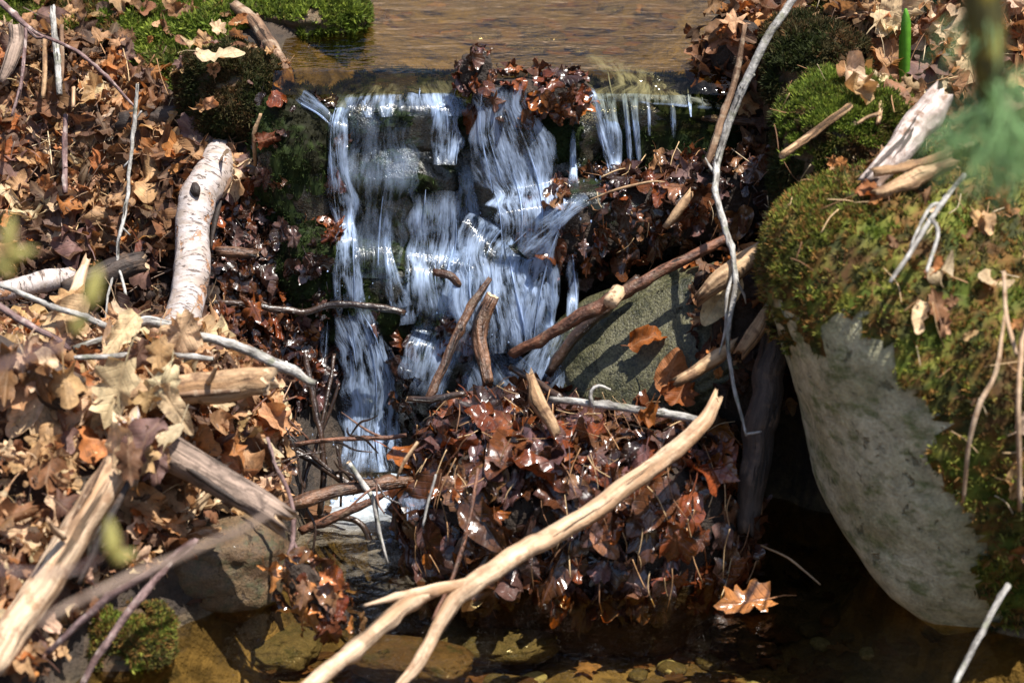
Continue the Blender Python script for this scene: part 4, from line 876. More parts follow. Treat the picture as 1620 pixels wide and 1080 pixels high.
def proto(kind, rg, curl):
    x, y = outline(kind, rg); X = [0.0]; Y = [0.0]; R = [0.0]
    for f in RG: X += list(x*f); Y += list(y*f); R += [f]*MA
    X, Y, R = map(np.array, (X, Y, R))
    u, v = X.copy(), Y+.5
    ph = rg.uniform(0, 6.28); ang = np.arctan2(X, Y)
    Z = rg.uniform(.15, .6)*np.abs(X)*rg.choice([1, 1, -1]) + .07*fbm(np.c_[X*5, Y*5, np.full(len(X), ph*9)], 5, 3)
    Z = Z+curl*rg.uniform(.1, .42)*R**3*np.sin(ang*rg.integers(1, 4)+ph)+curl*.10*R**4*np.sin(ang*7+ph)
    def bend(a, z, k):   # roll the sheet along one axis
        if abs(k) < .05: return a, z
        return np.sin(a*k)/k-z*np.sin(a*k), (1-np.cos(a*k))/k+z*np.cos(a*k)
    Y2, Z = bend(Y, Z, rg.normal(0, 1.7)*curl)
    c = rg.normal(0, 2.6)*curl; X2, Z = bend(X, Z, c)
    # leaf stalk: a thin strip with three cross-sections
    yb = Y2[1+(len(RG)-1)*MA+MA//2]; zb = Z[1+(len(RG)-1)*MA+MA//2]; sl_ = rg.uniform(.15, .45) if rg.random() < .7 else .03; sx = rg.normal(0, .1)
    S = np.array([[-.012, yb+.05, zb], [.012, yb+.05, zb+.004], [sx*.5-.010, yb-sl_*.5, zb+.05], [sx*.5+.010, yb-sl_*.5, zb+.055], [sx-.008, yb-sl_, zb+.02], [sx+.008, yb-sl_, zb+.022]])
    V = np.r_[np.c_[X2, Y2, Z], S]; K = np.r_[np.c_[u, v, 0*u], np.c_[np.zeros(6), np.zeros(6)-.2, np.zeros(6)]]
    return V, K
_f3 = np.array([[0, 1+(j+1) % MA, 1+j] for j in range(MA)])
_f4 = np.array([[1+k*MA+j, 1+k*MA+(j+1) % MA, 1+(k+1)*MA+(j+1) % MA, 1+(k+1)*MA+j] for k in range(len(RG)-1) for j in range(MA)]+[[NV-6, NV-5, NV-3, NV-4], [NV-4, NV-3, NV-1, NV-2]])
SHP = {'maple': 'lobed', 'oak': 'wavy edged', 'beech': 'oval', 'ash': 'slender', 'torn': 'torn', 'strip': 'shredded'}
PR = {}
rg = np.random.default_rng(17)
for kd in SHP: PR[kd] = [proto(kd, rg, c) for c in (.35, .5, .65, .8, 1.0, 1.2, .55, .75, .95, 1.15)]
PAL = dict(
 tan=(.41,.235,.115), pale=(.57,.41,.25), brown=(.19,.09,.042), orange=(.38,.145,.045), purple=(.17,.095,.075), dark=(.10,.052,.032),
 wetbrown=(.085,.030,.012), wetred=(.14,.036,.011), wetdark=(.028,.013,.009), wetpurple=(.10,.052,.044), wetorange=(.24,.07,.013), wettan=(.17,.085,.04))
CN = dict(tan='tan', pale='straw coloured', brown='brown', orange='orange', purple='purplish', dark='dark brown', wetbrown='wet brown', wetred='wet russet', wetdark='wet blackish', wetpurple='wet purplish', wetorange='wet orange', wettan='wet tan')
LV, LC, LK, LI = [], [], [], []   # verts, colours, coords, info
def put(p, n, t, size, kind, colname, wet, zone, rg, flat=1.0, jit=.22, var=None):
    V, K = PR[kind][(int((0, 1, 6, 2, 7, 0, 1)[int(rg.integers(0, 7))]) if wet else int((0, 1, 2, 6, 7, 3, 8, 0, 6, 4)[int(rg.integers(0, 10))])) if var is None else var]
    n = unit(n); t = unit(t-n*(t@n)); s = np.cross(t, n)
    W = (V[:, :1]*s+V[:, 1:2]*t+V[:, 2:]*flat*n)*size+p
    c = np.array(PAL[colname])*(1+rg.uniform(-jit, jit))*(1+rg.uniform(-.08, .08, 3))
    LV.append(W); LC.append(c); LK.append(K+[0, 0, rg.uniform(0, 9)]); LI.append((zone, kind, colname, wet, p))
def scatter(zone, V, F, poly, n, size, pal, wet, tilt, lift, hang, seed, kinds='maple torn torn beech oak torn beech', nmin=-.15, ms=None):
    rg = np.random.default_rng(seed); nr = unit(fnorm(V, F)); cen = V[F].mean(1); x, y, _ = proj(cen)
    view = unit(CAM-cen); mk = ((nr*view).sum(1) > nmin) & inpoly(x, y, poly)
    if ms is not None: mk &= ms(cen)
    p, nn, _ = sample(V, F, n, rg, mk.astype(float)); kinds = kinds.split(); cols = pal.split()
    for i in range(n):
        s = rg.uniform(*size) if rg.random() < .62 else size[0]*rg.uniform(.35, 1.0)
        nv = unit(nn[i]+rg.normal(0, tilt, 3)+np.array([0, -.15, .1])); h = rg.uniform(*lift)
        t = rg.normal(0, 1, 3) if not hang else np.array([rg.normal(0, .45), rg.normal(-.2, .3), -1.0])
        put(p[i]+nn[i]*h, nv, t, s, kinds[int(rg.integers(0, len(kinds)))], cols[int(rg.integers(0, len(cols)))], wet, zone, rg)
DRY = 'tan tan tan pale brown brown brown orange orange purple dark dark dark dark'
WET = 'wetbrown wetbrown wetred wetdark wetdark wetdark wetpurple wetpurple wetpurple wetorange wetbrown wettan wetred'
HALF = 'brown dark brown purple tan orange dark'
BANK = [(-60,60),(60,70),(180,90),(250,120),(300,200),(330,235),(420,240),(345,330),(330,480),(300,560),(420,600),(440,700),(430,790),(300,850),(250,880),(120,970),(90,1080),(-60,1080)]
scatter('bank', GV, GT, [(-60,55),(60,60),(170,80),(250,115),(290,215),(420,245),(330,330),(325,400),(200,430),(-60,420)], 660, (.038,.092), DRY, 0, .40, (.002,.036), 0, 201, kinds='torn torn strip maple beech torn strip')
scatter('bank', GV, GT, [(-60,55),(60,60),(170,80),(250,115),(290,215),(420,245),(330,330),(325,400),(200,430),(-60,420)], 420, (.014,.036), DRY, 0, .5, (.004,.036), 0, 240, kinds='torn strip')
scatter('bank', GV, GT, [(40,-60),(210,-60),(260,120),(40,75)], 60, (.04,.08), 'brown dark tan purple', 0, .5, (.012,.03), 0, 239)
scatter('bank', GV, GT, [(-60,400),(300,390),(325,480),(300,540),(-60,540)], 190, (.04,.08), 'dark wetdark purple wetbrown dark wetdark', 0, .5, (.004,.03), 0, 202)  # darker leaf colours painted in for the shade of the hollow
scatter('pile', GV, GT, [(-60,545),(320,545),(410,620),(430,700),(420,790),(300,850),(230,880),(120,960),(60,1080),(-60,1080)], 540, (.04,.09), 'tan tan pale tan brown orange brown dark tan pale pale dark', 0, .55, (.004,.05), 0, 203, kinds='torn strip torn beech maple strip')
scatter('pile', GV, GT, [(-60,545),(320,545),(410,620),(430,700),(420,790),(300,850),(230,880),(120,960),(60,1080),(-60,1080)], 420, (.014,.038), 'tan pale pale tan brown dark', 0, .6, (.01,.055), 0, 241, kinds='torn strip')
scatter('wetwall', GV, GT, [(330,300),(430,250),(540,300),(560,520),(500,640),(420,640),(380,580),(320,540)], 540, (.035,.07), 'wetbrown wetdark wetdark wetred wetpurple wetbrown', 1, .5, (.004,.03), 1, 204)
scatter('toe', GV, GT, [(330,600),(420,600),(440,690),(430,770),(330,800),(300,700)], 150, (.035,.065), 'wetbrown wetred brown orange wettan dark', 1, .55, (.004,.03), 1, 205)
for k, nn_, sz in (('wetleft', 26, (.03,.055)), ('wetleft2', 60, (.03,.06)), ('base', 40, (.03,.06)), ('low', 14, (.025,.045)), ('base2', 60, (.035,.065))):
    V_, F_, _ = MESHES[k]; scatter('wetwall', V_, F_, [(320,140),(560,140),(800,560),(800,660),(640,680),(430,760),(320,600)] if k == 'base2' else [(320,150),(530,150),(530,480),(640,520),(640,560),(520,640),(500,720),(430,760),(320,600)], nn_, sz, 'wetbrown wetdark wetred wetpurple wetdark', 1, .5, (.003,.02), 1, 210+nn_)
V_, F_, _ = MESHES['dam']; ANY = [(-200,-200),(1900,-200),(1900,1300),(-200,1300)]
scatter('dam', V_, F_, ANY, 470, (.052,.115), WET, 1, .27, (.001,.028), 1, 221, nmin=-.3, ms=lambda c: c[:, 2] > -.03)
scatter('damtop', V_, F_, ANY, 100, (.055,.10), 'wetbrown wetbrown wetorange wettan wetpurple wetred', 1, .3, (.002,.018), 1, 222, nmin=0, ms=lambda c: c[:, 2] > .13)
V_, F_, _ = MESHES['ridge']; scatter('ridge', V_, F_, ANY, 190, (.035,.07), 'wetbrown wetdark wetbrown wetred wetdark brown wetpurple', 1, .4, (.004,.025), 1, 223)
V_, F_, _ = MESHES['ridge2']; scatter('ridge', V_, F_, ANY, 60, (.035,.06), WET, 1, .35, (.004,.02), 1, 224)
V_, F_, _ = MESHES['clump1']; scatter('crest', V_, F_, ANY, 30, (.026,.042), 'wetbrown wetred wetpurple wetdark', 1, .5, (.001,.010), 1, 225)
V_, F_, _ = MESHES['clump2']; scatter('crest', V_, F_, ANY, 80, (.03,.052), 'wetbrown wetred wetpurple wetdark wetorange', 1, .5, (.002,.02), 1, 226)
V_, F_, _ = MESHES['gapfill']; scatter('gap', V_, F_, ANY, 130, (.035,.065), 'brown wetbrown tan orange dark wetdark', 0, .55, (.004,.03), 1, 227)
V_, F_, _ = MESHES['rightcorner']; scatter('corner', V_, F_, ANY, 70, (.04,.07), 'brown dark tan orange wetbrown', 0, .55, (.004,.03), 0, 228)
V_, F_, _ = MESHES['hang']; scatter('hang', V_, F_, ANY, 34, (.035,.06), 'wetbrown wetred brown orange wettan', 1, .5, (.002,.02), 1, 229)
scatter('right', GV, GT, [(1190,-60),(1720,-60),(1720,290),(1540,300),(1480,230),(1420,130),(1330,120),(1250,60)], 330, (.055,.10), 'tan tan pale brown orange purple tan brown', 0, .36, (.004,.03), 0, 231)
V_, F_, _ = MESHES['boulder']; scatter('boulder', V_, F_, [(1290,250),(1700,230),(1700,900),(1590,900),(1520,640),(1400,440),(1330,330)], 60, (.03,.055), 'tan brown orange pale', 0, .4, (.010,.02), 0, 232)
V_, F_, _ = MESHES['block']; scatter('right', V_, F_, [(1330,60),(1460,60),(1460,190),(1380,160)], 24, (.04,.065), 'tan brown pale', 0, .4, (.010,.02), 0, 233)
scatter('corner', GV, GT, [(1120,180),(1260,180),(1250,480),(1160,480)], 130, (.035,.06), 'wetdark wetbrown dark brown tan', 0, .5, (.004,.03), 0, 234)
V_, F_, _ = MESHES['slab']; scatter('gap', V_, F_, [(1080,400),(1180,400),(1200,600),(1120,600)], 26, (.03,.06), 'tan brown orange dark', 0, .5, (.004,.02), 1, 235)
scatter('mossbank', GV, GT, [(150,-60),(440,-60),(420,110),(330,120),(200,110)], 110, (.02,.055), 'tan brown orange pale', 0, .4, (.014,.03), 0, 236)
V_, F_, _ = MESHES['mossleft']; scatter('mossbank', V_, F_, ANY, 22, (.02,.04), 'tan brown purple', 0, .4, (.010,.016), 0, 237, nmin=.1)
NTOP = len(LV)
# leaves that stand out one by one in the photograph: px, py, size px, direction in the picture, shape, colour, wet, normal tilt, label
SPECIAL = [
 (1024,535,66,(1,.45),'beech','wetorange',0,(0,-.6,.7),'orange brown folded leaf lying on the tilted slab',7),
 (1182,952,100,(-1,-.35),'oak','orange',1,(0,-.35,.9),'bright orange leaf floating at the foot of the leaf dam',1),
 (1060,588,72,(.35,1),'beech','orange',0,(-.2,-.8,.3),'glowing yellow orange leaf standing upright on the dam',0),
 (1140,470,96,(-.6,-1),'beech','pale',0,(0,-.8,.5),'pale tan serrated leaf hanging beside the grey branch',1),
 (1076,622,70,(-.5,-1),'torn','wetorange',0,(.1,-.8,.5),'orange leaf beneath the glowing upright leaf',3),
 (1018,656,58,(-.1,-1),'torn','wetorange',0,(.3,-.9,.2),'narrow orange leaf folded over the silver grey stick',4),
 (418,222,46,(.8,.3),'torn','wetred',0,(0,-.9,.3),'small bright red leaf under the orange twig',2),
 (58,640,120,(-.3,-1),'torn','pale',0,(.1,-.9,.3),'pale yellow leaf hanging over the level tan log',0),
 (186,615,120,(-.35,-1),'oak','pale',0,(-.3,-.9,.3),'long pale yellow leaf drooping from the leaf pile',1),
 (162,665,96,(-.3,-1),'ash','pale',0,(.2,-.9,.2),'slender cream leaf drooping below the level tan log',0),
 (344,92,78,(.9,.35),'ash','pale',0,(0,-.3,1),'long yellowish leaf lying on the round mossy rock',0),
 (140,114,44,(1,.1),'torn','pale',0,(0,-.5,.8),'pale golden leaf near the upright grey stick',0),
 (182,164,50,(.5,-.8),'torn','pale',0,(0,-.8,.5),'bright golden leaf below the purple brown twig',1),
 (104,20,62,(-.2,-1),'oak','tan',0,(0,-.8,.4),'curled tan leaf at the top of the upright grey stick',7),
 (22,292,84,(-.4,.6),'maple','purple',0,(0,-.7,.6),'big flat purplish leaf on the bank',0),
 (70,360,104,(.8,-.2),'maple','tan',0,(0,-.6,.7),'large crinkled tan leaf beside the hanging grey twig',3),
 (50,345,70,(1,.35),'torn','pale',0,(0,-.5,.8),'bleached crumpled leaf lying on a large tan leaf',4),
 (500,610,10,(1,0),'torn','wetbrown',1,(0,-.8,.5),'tiny wet leaf beside the lowest fall',0),
 (870,640,84,(.3,-1),'maple','wetorange',1,(0,-.85,.5),'broad orange brown lobed leaf on top of the dam',0),
 (920,700,92,(.7,-.3),'maple','wetpurple',1,(0,-.85,.5),'shiny purplish leaf lying flat on the dam front',0),
 (830,690,88,(-.3,-1),'maple','wetbrown',1,(0,-.9,.4),'large wet brown lobed leaf on the dam front',1),
 (1090,275,68,(-.2,-.8),'maple','purple',0,(0,-.8,.6),'silvery grey lobed leaf perched on the leaf ridge',0),
 (1040,268,60,(.2,1),'beech','tan',0,(0,-.9,.3),'tan leaf standing up behind the leaf ridge',2),
 (748,190,60,(0,-1),'oak','wetred',1,(0,-1,.1),'russet leaf hanging in front of the curtain of water',0),
 (1128,690,84,(-.2,-1),'torn','brown',0,(.1,-.9,.3),'curled brown leaf hanging from the end of the silver stick',6),
 (622,780,46,(1,.1),'beech','wetred',1,(0,-.8,.5),'wet red leaf caught on the crossed sticks',1),
 (470,520,60,(.1,-1),'torn','wetorange',1,(.2,-.9,.2),'rusty strip of leaf hanging on the black stick',5),
 (400,486,54,(.4,-.8),'maple','wetred',1,(.2,-.8,.5),'red brown lobed leaf draped over the black stick',3),
 (238,440,90,(.3,-1),'ash','wetred',1,(.4,-.8,.2),'long rusty leaf hanging beside the birch log',2),
 (1484,20,70,(.9,.2),'torn','pale',0,(0,-.5,.9),'white weathered leaf on the leafy bank behind the green shoot',2),
 (1400,90,92,(-.3,.9),'beech','tan',0,(0,-.5,.8),'large curled tan leaf beside the green shoot',7),
 (1470,96,92,(1,.2),'beech','purple',0,(0,-.4,.9),'pinkish brown leaf lying flat beyond the green shoot',0),
 (1460,140,90,(.9,.4),'torn','pale',0,(0,-.5,.9),'pale curled leaf above the bleached wood',6),
 (1352,118,70,(.5,-.9),'beech','pale',0,(0,-.5,.8),'cream brown pointed leaf on the edge of the green moss',4),
 (1360,140,64,(.2,-1),'maple','tan',0,(0,-.6,.7),'crumpled tan leaf at the fork of the straight stick',8),
]
for px, py, sz, dr, kd, cn, wt_, nn_, lab, var in SPECIAL:
    p, hn = hit(px, py); d = unit(ray(px, py)); p = p-d*.026 if not wt_ else p-d*.02
    if 'level tan log' in lab or 'leaf pile' in lab: p = p-d*.022
    if 'floating' in lab: p = PZ(px, py, .012)
    t = RT*dr[0]+UPV*dr[1]; rg = np.random.default_rng(int(px*7+py))
    put(p, np.array(nn_, float), t, msize(sz, p), kd, cn, wt_, '*'+lab, rg, jit=.08, var=var)

rg = np.random.default_rng(404)
for k in range(64):   # loose leaves draped over the driftwood of the pile
    px, py = (rg.uniform(0, 300), rg.normal(590, 38)) if k < 44 else (rg.uniform(60, 260), rg.uniform(640, 740))
    p, _ = hit(px, py); d = unit(ray(px, py)); p = p-d*rg.uniform(.012, .05)
    put(p, np.array([rg.normal(0, .35), -.85, rg.uniform(.1, .7)]), RT*rg.normal(-.15, .5)-UPV, msize(rg.uniform(50, 105), p), ['torn', 'oak', 'beech', 'maple', 'torn', 'ash'][k % 6], ['pale', 'tan', 'pale', 'tan', 'purple', 'pale', 'tan', 'brown'][k % 8], 0, 'pile', rg, var=int((0, 1, 6, 2, 7)[k % 5]))

# how much of each leaf shows: rays through the picture decide which leaves become objects of their own
AV = np.array(LV); nL = len(AV)
tmp = {}
b = MB(); idx = np.arange(nL)[:, None, None]*NV
b.add(AV.reshape(-1, 3), [(_f3[None]+idx).reshape(-1, 3), (_f4[None]+idx).reshape(-1, 4)])
tmpo = b.build('temporary_leaves', M['dry'], origin=(0, 0, 0)); refresh()
dg = bpy.context.evaluated_depsgraph_get(); seen = np.zeros(nL, int); oC = Vector(CAM); n3 = nL*len(_f3)
for py in np.arange(3, 1080, 4.0):
    for px in np.arange(3, 1620, 4.0):
        d = Vector(ray(px, py)).normalized(); o_ = oC
        for _ in range(4):
            ok, loc, nor, fi, ob, _m = scene.ray_cast(dg, o_, d)
            if ok and ob.get('pass'): o_ = loc+d*.0004; continue
            break
        if ok and ob.name.startswith('temporary'):
            seen[fi//len(_f3) if fi < n3 else (fi-n3)//len(_f4)] += 1
me = tmpo.data; bpy.data.objects.remove(tmpo); bpy.data.meshes.remove(me)
seen[NTOP:NTOP+len(SPECIAL)] = 10**6
order = np.argsort(-seen); single = [i for i in order[:298] if seen[i] >= 6]
LAND = dict(
 bank=[((100,120),'near the upright grey sticks'),((230,330),'beside the hanging grey twig'),((300,300),'beside the upper end of the birch log'),((50,300),'on the open slope of the bank'),((150,430),'in the hollow above the small birch log'),((270,130),'below the moss carpet'),((50,420),'above the small birch log'),((250,460),'beside the foot of the birch log'),((200,220),'below the charred log'),((120,260),'around the upright dark brown stick'),((380,250),'between birch log and round mossy rock')],
 pile=[((150,600),'on top of the pile over the tan log'),((80,760),'beside the bright bare log'),((320,720),'under the grey weathered log'),((260,620),'heaped against the birch log'),((300,820),'hanging above the rusty brown rock'),((60,900),'at the foot of the leaf pile'),((30,560),'beside the dark half buried log'),((200,800),'on the face of the leaf pile')],
 wetwall=[((370,420),'on the wet bank beside the birch log'),((450,540),'below the black stick'),((480,350),'on the wet rocks beside the tall jet'),((540,640),'beside the lowest fall'),((700,580),'at the foot of the cascade')],
 toe=[((400,680),'under the crooked grey branch'),((400,760),'hanging beside the vine')],
 dam=[((700,720),'on the dam end beside the foam'),((850,800),'on the dam behind the pale branch'),((1000,700),'on the dam above the pale branch'),((900,900),'at the waterline of the dam'),((1100,880),'low on the dam near the floating leaf'),((1130,760),'on the dam beside the dark post'),((780,880),'low on the dam near the branch fork'),((980,840),'on the dam front below the pale branch')],
 damtop=[((720,650),'on the dam top beside the short dark stick'),((860,650),'around the stubby split stick'),((1000,670),'under the silver grey stick'),((1100,640),'at the upper end of the pale branch')],
 ridge=[((900,320),'beside the flat stone under the trickles'),((1000,350),'on the slope of the leaf ridge'),((1120,280),'on the leaf ridge behind the grey branch')],
 crest=[((752,100),'in the round clump on the crest'),((850,140),'in the mat of leaves on the crest')],
 gap=[((1190,430),'beside the split orange stick'),((1180,560),'wedged against the dark post'),((1120,600),'between the slab and the dam')],
 corner=[((1160,60),'at the corner of the upper pool'),((1190,300),'in the shaded corner under the grey branch')],
 hang=[((500,930),'in the bunch hanging over the water')],
 right=[((1300,20),'on the leafy bank behind the grey branch'),((1420,60),'around the green shoot'),((1500,150),'above the bleached wood'),((1590,230),'behind the pine branch'),((1560,40),'beyond the pine stem')],
 boulder=[((1450,350),'lying in the moss of the boulder')],
 mossbank=[((250,40),'in the bright moss carpet'),((370,130),'on the round mossy rock')])
ZG = dict(bank='dry leaves on the open bank', pile='dry leaves of the driftwood pile', wetwall='wet leaves beside the falls', toe='leaves at the toe of the bank', dam='wet leaves of the dam', damtop='leaves on top of the dam', ridge='leaves of the ridge', crest='leaves on the crest', gap='leaves between slab and post', corner='leaves in the shaded corner', hang='leaves of the hanging bunch', right='dry leaves on the far bank', boulder='leaves on the boulder', mossbank='leaves on the moss')
sset = set(single); NAMED = {}
for i in single:
    zn, kd, cn, wt_, p = LI[i]
    b = MB(); nb = NV-6
    b.add(AV[i][:nb], [_f3, _f4[:-2]], LC[i], LK[i][:nb])
    o = b.build('fallen_leaf', M['wet' if wt_ else 'dry'], origin=AV[i][0])
    if seen[i] > 40:
        bb = MB(); bb.add(AV[i][nb:], _f4[-2:]-nb, LC[i]*.7, LK[i][nb:]); bb.build('stalk', M['straw'], o)
    if zn[0] == '*': tag(o, zn[1:], 'leaf')
    else:
        x, y, _ = proj(p); w_ = min(LAND[zn], key=lambda a: (a[0][0]-x)**2+(a[0][1]-y)**2)[1]
        tag(o, f'{CN[cn]} {SHP[kd]} leaf {w_}', 'leaf', f'{ZG[zn]}, {w_}'); NAMED.setdefault(o['label'], []).append((o, i))
def tip_way(i):
    a, q = proj(AV[i][[0, 1+(len(RG)-1)*MA]])[:2]; dx, dy = a[1]-a[0], q[1]-q[0]
    return ', tip upward' if dy < -abs(dx) else ', tip downward' if dy > abs(dx) else ', sideways'
for lab, L_ in list(NAMED.items()):     # tell look-alikes apart by the way they lie, then by how much of them shows
    if len(L_) < 2: continue
    ways = {}
    for o, i in L_: ways.setdefault(tip_way(i), []).append((o, i))
    for wy, M_ in ways.items():
        M_.sort(key=lambda a: -seen[a[1]])
        for k, (o, i) in enumerate(M_):
            sz = '' if len(M_) == 1 else ['large ', 'small ', 'tiny '][k] if k < 3 else 'partly buried '
            o['label'] = sz+lab+wy
rest = np.array([i for i in range(nL) if i not in sset])
wets = np.array([LI[i][3] for i in rest]); zon = [LI[i][0] for i in rest]
def litter(sel, mat, label, name='leaf_litter'):
    if not len(sel): return
    b = MB(); idx = np.arange(len(sel))[:, None, None]*NV
    b.add(AV[sel].reshape(-1, 3), [(_f3[None]+idx).reshape(-1, 3), (_f4[None]+idx).reshape(-1, 4)], np.repeat(np.array([LC[i] for i in sel]), NV, 0), np.concatenate([LK[i] for i in sel]))
    tag(b.build(name, M[mat]), label, 'leaf litter', kind='stuff')
litter(np.array([i for i in rest if not LI[i][3]]), 'dry', 'dry brown leaf litter covering both banks of the stream')
litter(np.array([i for i in rest if LI[i][3]]), 'wet', 'wet glossy leaf litter packed in the dam and around the falls')

# sunken leaves on both beds
LV2, LC2, LK2 = [], [], []
rg = np.random.default_rng(77)
for k in range(240):
    if k < 110: p = PZ(rg.uniform(250, 1480), rg.uniform(900, 1085), -.10)
    else: p = PZ(rg.uniform(440, 1150), rg.uniform(-5, 96), .565)
    p[2] = gz(p[0], p[1])+.008
    V, K = PR[['maple', 'torn', 'beech', 'oak'][k % 4]][k % 3]; a = rg.uniform(0, 6.28); s = rg.uniform(.03, .075)
    t = np.array([math.cos(a), math.sin(a), 0]); q = np.array([-t[1], t[0], 0])
    LV2.append((V[:, :1]*q+V[:, 1:2]*t+V[:, 2:]*.3*np.array([0, 0, 1]))*s+p); LC2.append(np.array(PAL[['brown', 'dark', 'tan', 'wettan', 'dark', 'brown'][k % 6]])*.8); LK2.append(K)
b = MB(); idx = np.arange(len(LV2))[:, None, None]*NV
b.add(np.concatenate(LV2), [(_f3[None]+idx).reshape(-1, 3), (_f4[None]+idx).reshape(-1, 4)], np.repeat(np.array(LC2), NV, 0), np.concatenate(LK2))
tag(b.build('sunken_leaves', M['dry']), 'sunken brown leaves lying on the beds of both pools', 'leaf litter', kind='stuff')

# ------------------------------------------------------------------ needles and straws
def straws(name, label, V, F, poly, n, ln, cols, seed, hang=0, lift=(.008, .03), r=.0007, nmin=-.2, ms=None):
    rg = np.random.default_rng(seed); nr = unit(fnorm(V, F)); cen = V[F].mean(1); x, y, _ = proj(cen)
    mk = ((nr*unit(CAM-cen)).sum(1) > nmin) & inpoly(x, y, poly)
    if ms is not None: mk &= ms(cen)
    p, nn, _ = sample(V, F, n, rg, mk.astype(float)); b = MB()
    for i in range(n):
        d = rg.normal(0, 1, 3) if not hang else np.array([rg.normal(0, .4), rg.normal(-.2, .3), -1.0]); d = unit(d-nn[i]*(d@nn[i])+nn[i]*rg.normal(0, .25))
        L = rg.uniform(*ln); sg = unit(rg.normal(0, 1, 3))*L*.12
        q = p[i]+nn[i]*rg.uniform(*lift)
        pt = catmull(np.array([q-d*L/2, q+sg, q+d*L/2]), 7)
        tube(b, pt, np.full(7, r*rg.uniform(.5, 1.5)), i % 7, 4, 0, 0, np.array(cols[int(rg.integers(0, len(cols)))])*rg.uniform(.7, 1.3))
    o = tag(b.build(name, M['straw']), label, 'litter', kind='stuff')
ST = [(.50,.34,.18),(.34,.19,.09),(.20,.10,.05),(.56,.44,.28)]
straws('needle_litter', 'fine dry needles and straws strewn over the dry bank', GV, GT, [(-60,60),(280,110),(420,260),(330,480),(430,700),(420,790),(120,960),(-60,1080)], 760, (.03,.11), ST+[(.10,.06,.04),(.24,.17,.13)], 301)
straws('needle_litter', 'fine straws and needles on the far leafy bank', GV, GT, [(1190,-60),(1720,-60),(1720,300),(1480,240),(1250,80)], 130, (.04,.11), ST, 302)
V_, F_, _ = MESHES['dam']; straws('needle_litter', 'wet straws and needles caught on the leaf dam', V_, F_, ANY, 150, (.03,.09), ST[:3], 303, 1, (.015, .05), ms=lambda c: c[:, 2] > 0)
V_, F_, _ = MESHES['boulder']; straws('needle_litter', 'thin pale straws in the moss of the boulder', V_, F_, [(1250,250),(1700,230),(1700,900),(1540,780),(1450,560),(1260,480)], 70, (.02,.07), ST, 304, 0, (.012, .02))
V_, F_, _ = MESHES['block']; straws('needle_litter', 'thin straws on the bright green moss block', V_, F_, ANY, 26, (.03,.08), ST, 305, 0, (.012, .02))
V_, F_, _ = MESHES['ridge']; straws('needle_litter', 'thin straws and rootlets on the leaf ridge', V_, F_, ANY, 40, (.02,.06), ST, 306, 1, (.012, .03))

# ------------------------------------------------------------------ green shoot, pine branch, budding twig
def blade(pts, wd, th, b, col):
    D = catmull(np.array(pts), 14); T, A, B = frames(D); t = np.linspace(0, 1, 14); w_ = wd*np.minimum(1, (1-t)*6+.25)*np.minimum(1, .55+t*2)
    R = [D+B*w_[:, None]+A*th*0, D+A*th, D-B*w_[:, None], D-A*th]
    V = np.stack(R, 1).reshape(-1, 3); i = np.arange(13)[:, None]*4; j = np.arange(4)[None]; j2 = (j+1) % 4
    b.add(V, [np.stack([i+j, i+j2, i+4+j2, i+4+j], -1).reshape(-1, 4), np.array([[3, 2, 1, 0], [52, 53, 54, 55]])], col)
p0, _ = hit(1432, 112); e = empty('green_shoot', p0); tag(e, 'single fresh green shoot rising out of the dry leaves', 'plant')
top = P(1433, 14, p0[1]-.02)
b = MB(); blade([p0-[0, 0, .02], p0*.5+top*.5+[0, -.004, 0], top], msize(8, p0), .0022, b, (.15, .40, .04)); b.build('leaf_blade', M['plant'], e)
b = MB(); blade([p0-[.004, 0, .02], p0+(top-p0)*.35-[.004, -.004, 0], p0+(top-p0)*.62-[.003, -.005, 0]], msize(6, p0), .002, b, (.10, .34, .03)); b.build('leaf_blade', M['plant'], e)

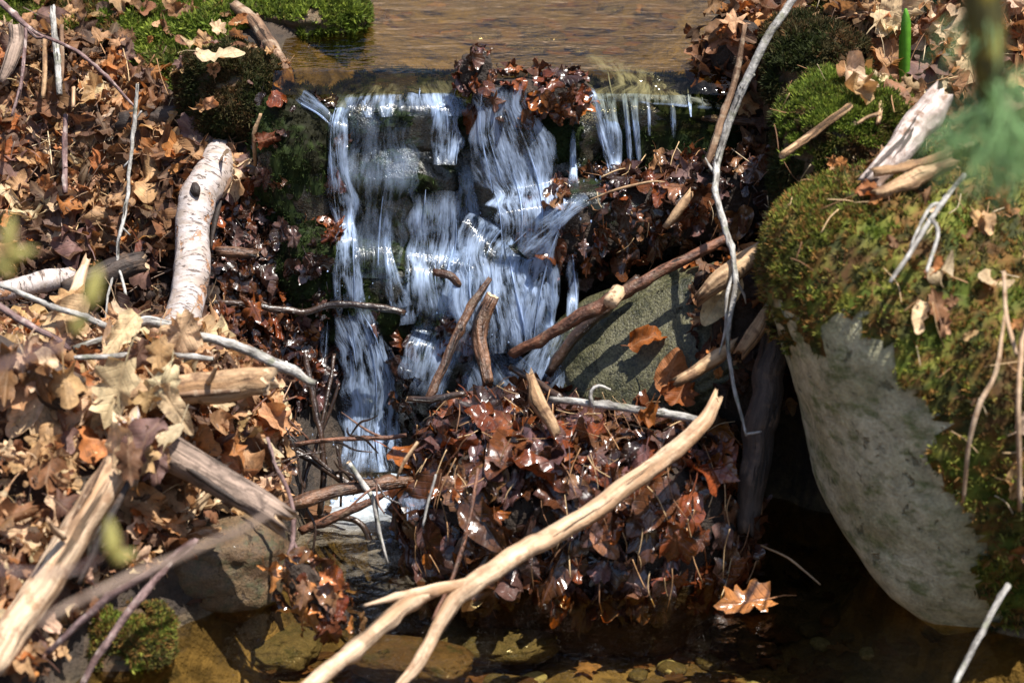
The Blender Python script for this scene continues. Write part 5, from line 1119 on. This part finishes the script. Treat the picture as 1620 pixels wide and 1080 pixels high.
YP = -1.75
foot = np.array([.95, -1.5, float(gz(.95, -1.5))-.03])
e = empty('pine_sapling', foot); tag(e, 'young pine with a drooping green needle tuft, close and out of focus', 'tree')
pts = [foot, foot+[.02, -.05, .45], foot+[-.06, -.12, .85], P(1610, -190, YP), P(1568, -60, YP), P(1560, 40, YP), P(1566, 150, YP), P(1574, 215, YP)]
D = catmull(np.array([[*q, r] for q, r in zip(pts, [.018, .018, .018, .018, .018, .018, .017, .006])]), 60)
b = MB(); tube(b, D[:, :3], D[:, 3], 801, 14, .1, .2, knots=8); b.build('stem', M['mossbark'], e)
def needles(c, d, n, L, spread, col, seed):
    rg = np.random.default_rng(seed); b = MB()
    for k in range(n):
        dd = unit(d+rg.normal(0, spread, 3)); q = c+rg.normal(0, .010, 3); l = L*rg.uniform(.7, 1.15); sg = np.array([0, 0, -l*.12])
        pt = catmull(np.array([q, q+dd*l*.5+sg*.3, q+dd*l+sg]), 6)
        tube(b, pt, np.linspace(.0008, .0003, 6), k % 5, 4, 0, 0, np.array(col)*rg.uniform(.6, 1.5))
    return b
for k, (px, py, d, n, sp) in enumerate([(1574,150,(-.2,0,-1),80,.45),(1600,190,(.35,0,-.8),60,.45),(1545,185,(-.7,0,-.6),60,.40),(1575,210,(0,-.2,-1),60,.5),(1590,120,(.5,-.2,-.5),26,.45),(1545,20,(-.4,-.3,-.6),20,.5)]):
    needles(P(px, py, YP), unit(np.array(d, float)), n, .062, sp, (.28, .46, .20), 810+k).build('needle_cluster', M['plant'], e)

b0 = np.array([-.75, -1.75, float(gz(-.75, -1.75))-.03])
e = empty('budding_sapling', b0); tag(e, 'slender sapling with pale yellow buds, close and out of focus', 'sapling')
YB = -2.0
def bt(pts, rr, nm='twig', mat='purple'):
    D = catmull(np.array([[*q, r] for q, r in zip(pts, rr)]), 40); b = MB(); SEED[0] += 1
    tube(b, D[:, :3], D[:, 3], SEED[0], 8, .1, .2); return b.build(nm, M[mat], e)
bt([b0, b0+[.02, -.1, .35], P(-30, 900, YB), P(-60, 600, YB), P(-40, 430, YB), P(10, 395, YB)], [.004, .0035, .003, .0024, .0014, .001], 'stem')
bt([P(-60, 600, YB), P(60, 560, YB), P(110, 540, YB), P(140, 490, YB)], [.0032, .003, .0026, .002])
bt([P(-30, 900, YB), P(100, 905, YB), P(160, 880, YB), P(176, 870, YB)], [.002, .0016, .0013, .001])
def bud(px, py, ang, L, wd):
    p = P(px, py, YB); V, F = ICO[3]; t = RT*math.sin(ang)+UPV*math.cos(ang); s = np.cross(t, FWD)
    taper = (1-.35*V[:, 2:]); b = MB(); b.add(p+t*V[:, 2:]*L/2+s*V[:, :1]*wd/2*taper+FWD*V[:, 1:2]*wd/2*taper, F, (.42, .38, .12)); b.build('bud', M['plant'], e)
for a in [(14, 370, .1, .030, .009), (30, 402, 1.3, .028, .009), (2, 415, -.6, .026, .009), (148, 455, .25, .034, .012), (128, 510, .5, .022, .010), (176, 850, -.1, .032, .012), (196, 880, 1.2, .02, .009)]: bud(*a)
